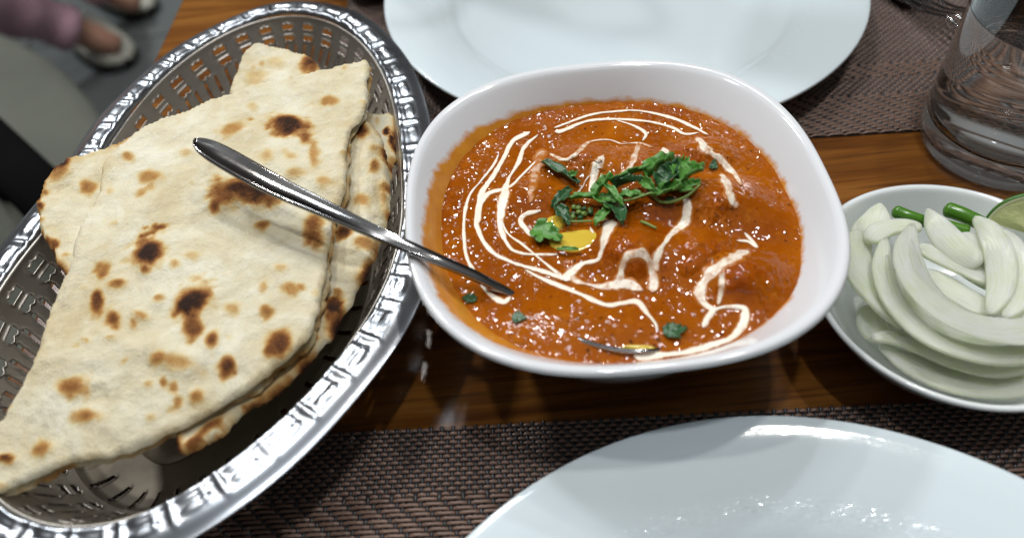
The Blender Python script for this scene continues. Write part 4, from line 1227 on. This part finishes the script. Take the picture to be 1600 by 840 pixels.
onion('onion slice on the dish floor under the middle of the heap', [(1400, 420), (1440, 480), (1500, 520), (1580, 530)], [30, 46, 50, 40], .0240, .0240, .003, 12)
onion('onion slice on the dish floor between the big arc and the lime', [(1470, 380), (1530, 420), (1580, 440), (1640, 440)], [34, 50, 54, 44], .0260, .0260, .003, 8)
onion('pale onion slice on the dish floor just behind the greenish front arc', [(1390, 500), (1440, 540), (1510, 565), (1590, 575)], [26, 40, 44, 36], .0215, .0220, .003, 10)
def chilli(label, pts, r0, zs, cut_end=True, stem=False):
    root = empty('green_chilli', tuple(at(pts[0][0], pts[0][1], zs)))
    tag(root, label, 'chilli', 'green chillies in the side dish')
    P3 = catmull(np.array([at(x, y, zs + dz) for x, y, dz in pts]), 26)
    rad = np.full(26, r0)
    e = np.linspace(0, 1, 26)
    rad = r0 * np.sqrt(np.clip(1 - (1 - np.clip(e / .14, 0, 1)) ** 2, .03, 1)) * (1 - .12 * e)
    V, Fc = tube(P3, rad, 18)
    mesh_obj('skin', V, Fc, MAT['chilli'], root)
    if cut_end:
        t = P3[-1] - P3[-2]; t /= np.linalg.norm(t)
        V, Fc = tube(np.array([P3[-1] - t * .0002, P3[-1] + t * .00025]), [rad[-1] * .86] * 2, 18)
        mesh_obj('cut_face', V, Fc, MAT['chilli_cut'], root)
    return root
chilli('green chilli furthest from the lime, tip under the pointed white onion wedge', [(1394, 328, 0), (1420, 338, 0), (1452, 348, -.001)], .0026, .0325, False)
chilli('thickest green chilli, blunt end up, lying at the back of the dish', [(1474, 325, 0), (1505, 336, 0), (1540, 352, -.001)], .0031, .0350, False)
chilli('short green chilli with a pale cut end, in front of the thickest one', [(1470, 352, 0), (1490, 357, 0), (1512, 362, 0)], .0028, .0345, True)
# lime wedge
lime = empty('lime_wedge', tuple(at(1600, 370, .034)))
tag(lime, 'lime wedge with dark green peel at the back edge of the onion dish', 'lime')
LR = .0165
lc = at(1628, 372, .0365)
fdir = np.array([-.50, -.72, .42]); fdir /= np.linalg.norm(fdir)      # flesh faces the viewer
uax = np.array([0, 0, 1.0]) - fdir * fdir[2]; uax /= np.linalg.norm(uax)
lax = np.cross(uax, fdir)
Vp, Vf = [], []
na, nb2 = 30, 12
for i in range(na + 1):
    th = math.pi * i / na
    for j in range(nb2 + 1):
        ph = math.radians(64) * j / nb2
        d = lax * math.cos(th) * 1.18 + math.sin(th) * (uax * math.cos(ph) - fdir * math.sin(ph))
        Vp.append(lc + d * LR)
o = mesh_obj('peel', Vp, grid_faces(na + 1, nb2 + 1), MAT['lime_peel'], lime)
m = o.modifiers.new('thick', 'SOLIDIFY'); m.thickness = .0012; m.offset = -1
for which in (0, 1):
    phi = math.radians(64) * which
    dv = uax * math.cos(phi) - fdir * math.sin(phi)
    V = []
    nr = 12
    for i in range(na + 1):
        th = math.pi * i / na
        for j in range(nr):
            r = j / (nr - 1)
            seg = .0003 * math.cos(th * 9) * math.sin(math.pi * r)
            V.append(lc + (lax * math.cos(th) * 1.18 + math.sin(th) * dv) * LR * .935 * r + fdir * (seg + (.0002 if which == 0 else -.0002)))
    mesh_obj('flesh', V, grid_faces(na + 1, nr), MAT['lime_flesh'], lime)
V = []
for i in range(na + 1):
    th = math.pi * i / na
    for r in (.925, .965): V.append(lc + (lax * math.cos(th) * 1.18 + math.sin(th) * uax) * LR * r + fdir * .0006)
mesh_obj('pith', V, grid_faces(na + 1, 2), MAT['lime_pith'], lime)

# ------------------------------------------------------------------ glass of water
GC = at(1443, 246, 0)[:2] + np.array([.0365, .004]); GR = .0360
tumbler = empty('water_glass', (GC[0], GC[1], 0))
tag(tumbler, 'clear thick-bottomed water glass standing behind the onion dish', 'glass')
gp = [(0, .0012), (.024, .0012), (.0300, .0002), (.0335, .0006), (.0352, .0030), (.0358, .0080), (.0360, .020), (.0358, .060), (.0358, .098), (.0359, .1005), (.0354, .1020), (.0348, .1010), (.0344, .098), (.0340, .060), (.0337, .022), (.0325, .0155), (.027, .0120), (.015, .0108), (0, .0105)]
V, Fc = lathe(smooth_prof(gp, 90), 96)
mesh_obj('glass_body', [(v[0] + GC[0], v[1] + GC[1], v[2] + .0008) for v in V], Fc, MAT['glass'], tumbler)
wl = .068
wp = [(0, .0101), (.015, .0104), (.0271, .0116), (.0327, .0152), (.0338, .0222), (.0341, .0600), (.0342, wl - .0005), (.0344, wl + .0004), (.0335, wl), (.02, wl), (0, wl)]
V, Fc = lathe(wp, 96)
mesh_obj('water', [(v[0] + GC[0], v[1] + GC[1], v[2] + .0008) for v in V], Fc, MAT['water'], tumbler)

# ------------------------------------------------------------------ fork beyond the glass
fork = empty('fork', tuple(at(1470, 10, .004)))
tag(fork, 'dark steel fork lying on the far placemat beside the glass', 'fork')
fd = at(1500, 40, 0) - at(1452, 4, 0); fd[2] = 0; fd /= np.linalg.norm(fd); fs = np.array([-fd[1], fd[0], 0])
fo = at(1470, 12, .012)
for k in range(4):
    off = (k - 1.5) * .0052
    pth = catmull(np.array([fo + fs * off + fd * a + np.array([0, 0, h]) for a, h in ((-.020, -.004), (0, -.001), (.014, .004), (.026, .002))]), 14)
    V, Fc = tube(pth, np.linspace(.0016, .0007, 14), 8, .6)
    mesh_obj('tine', V, Fc, MAT['steel'], fork)
pth = catmull(np.array([fo + fd * a + np.array([0, 0, h]) for a, h in ((-.018, -.004), (-.035, -.006), (-.055, -.002), (-.16, -.004))]), 40)
wd = np.interp(np.linspace(0, 1, 40), [0, .1, .25, .4, .9, 1], [.0098, .0100, .0055, .003, .0055, .003])
V, Fc = tube(pth, wd, 12, .22)
mesh_obj('handle', V, Fc, MAT['steel'], fork)

# ------------------------------------------------------------------ steel bowl at the back
kc = at(590, -62, .018)
V, Fc = lathe(smooth_prof([(0, .0008), (.018, .0008), (.0215, .002), (.0265, .010), (.030, .022), (.0315, .030), (.0322, .0302), (.0308, .0296), (.0292, .022), (.0258, .0105), (.021, .0028), (0, .0016)], 60), 72)
kat = mesh_obj('steel_bowl', V, Fc, MAT['steel'])
kat.location = (kc[0], kc[1], .0022)
tag(kat, 'small shiny steel bowl between the basket and the far plate', 'bowl')

# ------------------------------------------------------------------ chair beside the table
chair = empty('chair', (*at(-90, 260, -.3)[:2], FZ))
tag(chair, 'grey upholstered chair with black arm on the floor beside the table', 'chair')
_q = np.array([at(0, 30, -.30)[:2], at(90, 88, -.30)[:2], at(160, 185, -.30)[:2]])
_A = 2 * (_q[1:] - _q[0]); _b = (_q[1:] ** 2).sum(1) - (_q[0] ** 2).sum()
_cc = np.linalg.solve(_A, _b); SR = float(np.linalg.norm(_q[0] - _cc))
print('seat', _cc, SR)
cc0 = np.array([_cc[0], _cc[1], -.30])
V = []; n1, n2 = 72, 22
for i in range(n1):
    a = 2 * math.pi * i / n1
    x, y = sup(a, 2.0)
    for j in range(n2):
        b = -math.pi / 2 + math.pi * j / (n2 - 1)
        r = abs(math.cos(b)) ** .45; h = math.copysign(abs(math.sin(b)) ** .7, math.sin(b)) * .045
        V.append((cc0[0] + SR * x * r, cc0[1] + SR * y * r, cc0[2] - .045 + h + .006 * math.sin(7 * x + 5 * y)))
mesh_obj('seat', V, grid_faces(n1, n2, True, False), MAT['chair_cloth'], chair)
a0, a1 = at(-110, 132, -.16), at(110, 345, -.16)
V, Fc = tube(np.array([a0, a0 * .7 + a1 * .3, a0 * .3 + a1 * .7, a1]), [.022] * 4, 12, .6)
mesh_obj('armrest', V, Fc, MAT['black'], chair)
for p in (a0, a1):
    V, Fc = tube(np.array([[p[0], p[1], FZ], [p[0], p[1], -.17]]), [.014] * 2, 10)
    mesh_obj('leg', V, Fc, MAT['black'], chair)
for dx, dy in ((-.16, .16), (.13, .13)):
    V, Fc = tube(np.array([[cc0[0] + dx, cc0[1] + dy, FZ], [cc0[0] + dx * .9, cc0[1] + dy * .9, cc0[2] - .08]]), [.014] * 2, 10)
    mesh_obj('leg', V, Fc, MAT['black'], chair)

# ------------------------------------------------------------------ diner at the next table (only the legs are in the photo)
person = empty('person', (*at(100, 40, FZ)[:2], FZ))
tag(person, 'seated person in pink trousers and cream clogs, only the lower legs showing', 'person')
ank = at(128, 52, FZ + .10); mid = at(40, 22, FZ + .20); knee = at(-190, -60, FZ + .44)
toe = at(185, 72, FZ + .05)
ank2 = at(150, -25, FZ + .12); knee2 = at(-60, -170, FZ + .46); toe2 = at(215, 8, FZ + .05)
V1, F1 = tube(catmull(np.array([knee, mid, ank, .5 * (ank + toe), toe]), 30), np.interp(np.linspace(0, 1, 30), [0, .5, .75, .9, 1], [.055, .045, .030, .030, .022]), 14)
V2_, F2_ = tube(catmull(np.array([knee2, .5 * (knee2 + ank2), ank2, .5 * (ank2 + toe2), toe2]), 30), np.interp(np.linspace(0, 1, 30), [0, .5, .75, .9, 1], [.055, .045, .030, .030, .022]), 14)
hip = .5 * (knee + knee2) + np.array([-.25, .05, .12])
V3, F3 = tube(catmull(np.array([knee, .5 * (knee + hip) + np.array([0, -.05, .03]), hip, .5 * (knee2 + hip) + np.array([0, .05, .03]), knee2]), 30), [.07] * 30, 14)
F2_ = [tuple(i + len(V1) for i in f) for f in F2_]
F3 = [tuple(i + len(V1) + len(V2_) for i in f) for f in F3]
mesh_obj('legs', V1 + V2_ + V3, F1 + F2_ + F3, MAT['skin'], person)
for kn, md, ak in ((knee, mid, at(108, 45, FZ + .13)), (knee2, .5 * (knee2 + ank2), ank2)):
    V, Fc = tube(catmull(np.array([kn, md, ak]), 24), np.linspace(.066, .046, 24) + .004 * np.sin(np.linspace(0, 20, 24)), 18)
    mesh_obj('trouser_leg', V, Fc, MAT['pink'], person)
def clog(p_heel, p_toe, holes_):
    d = p_toe - p_heel; d[2] = 0; L = np.linalg.norm(d); d /= L; s = np.array([-d[1], d[0], 0])
    V = []; n1, n2 = 30, 20
    for i in range(n1):
        t = i / (n1 - 1)
        w = .052 * math.sqrt(max(0.02, 1 - abs(2 * t - 1) ** 3.2)) * (.86 + .22 * t); h = (.075 - .035 * t) * math.sqrt(max(.02, 1 - abs(2 * t - 1) ** 4))
        for k in range(n2):
            a = 2 * math.pi * k / n2
            V.append(np.array([p_heel[0], p_heel[1], FZ + .022]) + d * L * t + s * w * math.cos(a) + np.array([0, 0, max(0, math.sin(a)) * h]))
    sh = mesh_obj('clog', V, grid_faces(n1, n2, False, True), MAT['shoe'], person)
    V = []
    for i in range(n1):
        t = i / (n1 - 1)
        w = .055 * math.sqrt(max(0.02, 1 - abs(2 * t - 1) ** 3.2)) * (.86 + .22 * t)
        for k in range(8):
            a = 2 * math.pi * k / 8
            V.append(np.array([p_heel[0], p_heel[1], FZ + .0125]) + d * (L * (t * 1.03 - .015)) + s * w * math.cos(a) + np.array([0, 0, math.sin(a) * .012]))
    mesh_obj('sole', V, grid_faces(n1, 8, False, True), MAT['sole'], sh)
    if holes_:
        for t, a in ((.62, .3), (.62, -.3), (.74, 0), (.76, .4), (.5, 0)):
            h = (.075 - .035 * t)
            c = np.array([p_heel[0], p_heel[1], FZ + .022 + h * math.sqrt(1 - a * a) * .97]) + d * L * t + s * .052 * a
            V, Fc = lathe([(0, .004), (.006, .003), (.007, -.002)], 12)
            mesh_obj('vent_hole', [np.array(v) + c for v in V], Fc, MAT['sole'], sh)
clog(at(128, 62, FZ), at(204, 108, FZ), False)
clog(at(140, -20, FZ), at(240, 26, FZ), True)

# ------------------------------------------------------------------ unseen jugs, added only to throw shadows across the far plate
for jx, jy, lab in ((-.052, .535, 'unseen jug added to cast a shadow on the far plate, left of its twin'), (.218, .530, 'unseen jug added to cast a shadow on the far plate, right of its twin')):
    jug = empty('shadow_jug', (jx, jy, 0)); tag(jug, lab, 'jug', 'added shadow casters behind the far plate')
    V, Fc = lathe(smooth_prof([(0, .003), (.040, .003), (.046, .010), (.050, .06), (.048, .14), (.036, .22), (.034, .27), (.044, .335), (.0435, .337), (.032, .27), (.034, .22), (.046, .14), (.048, .06), (.040, .012), (0, .008)], 70), 64)
    mesh_obj('shadow_jug_body', [(v[0] + jx, v[1] + jy, v[2]) for v in V], Fc, MAT['steel'], jug)
    V, Fc = tube(catmull(np.array([(jx + .034, jy, .275), (jx + .075, jy, .27), (jx + .082, jy, .20), (jx + .050, jy, .10)]), 24), [.005] * 24, 10)
    mesh_obj('handle', V, Fc, MAT['steel'], jug)
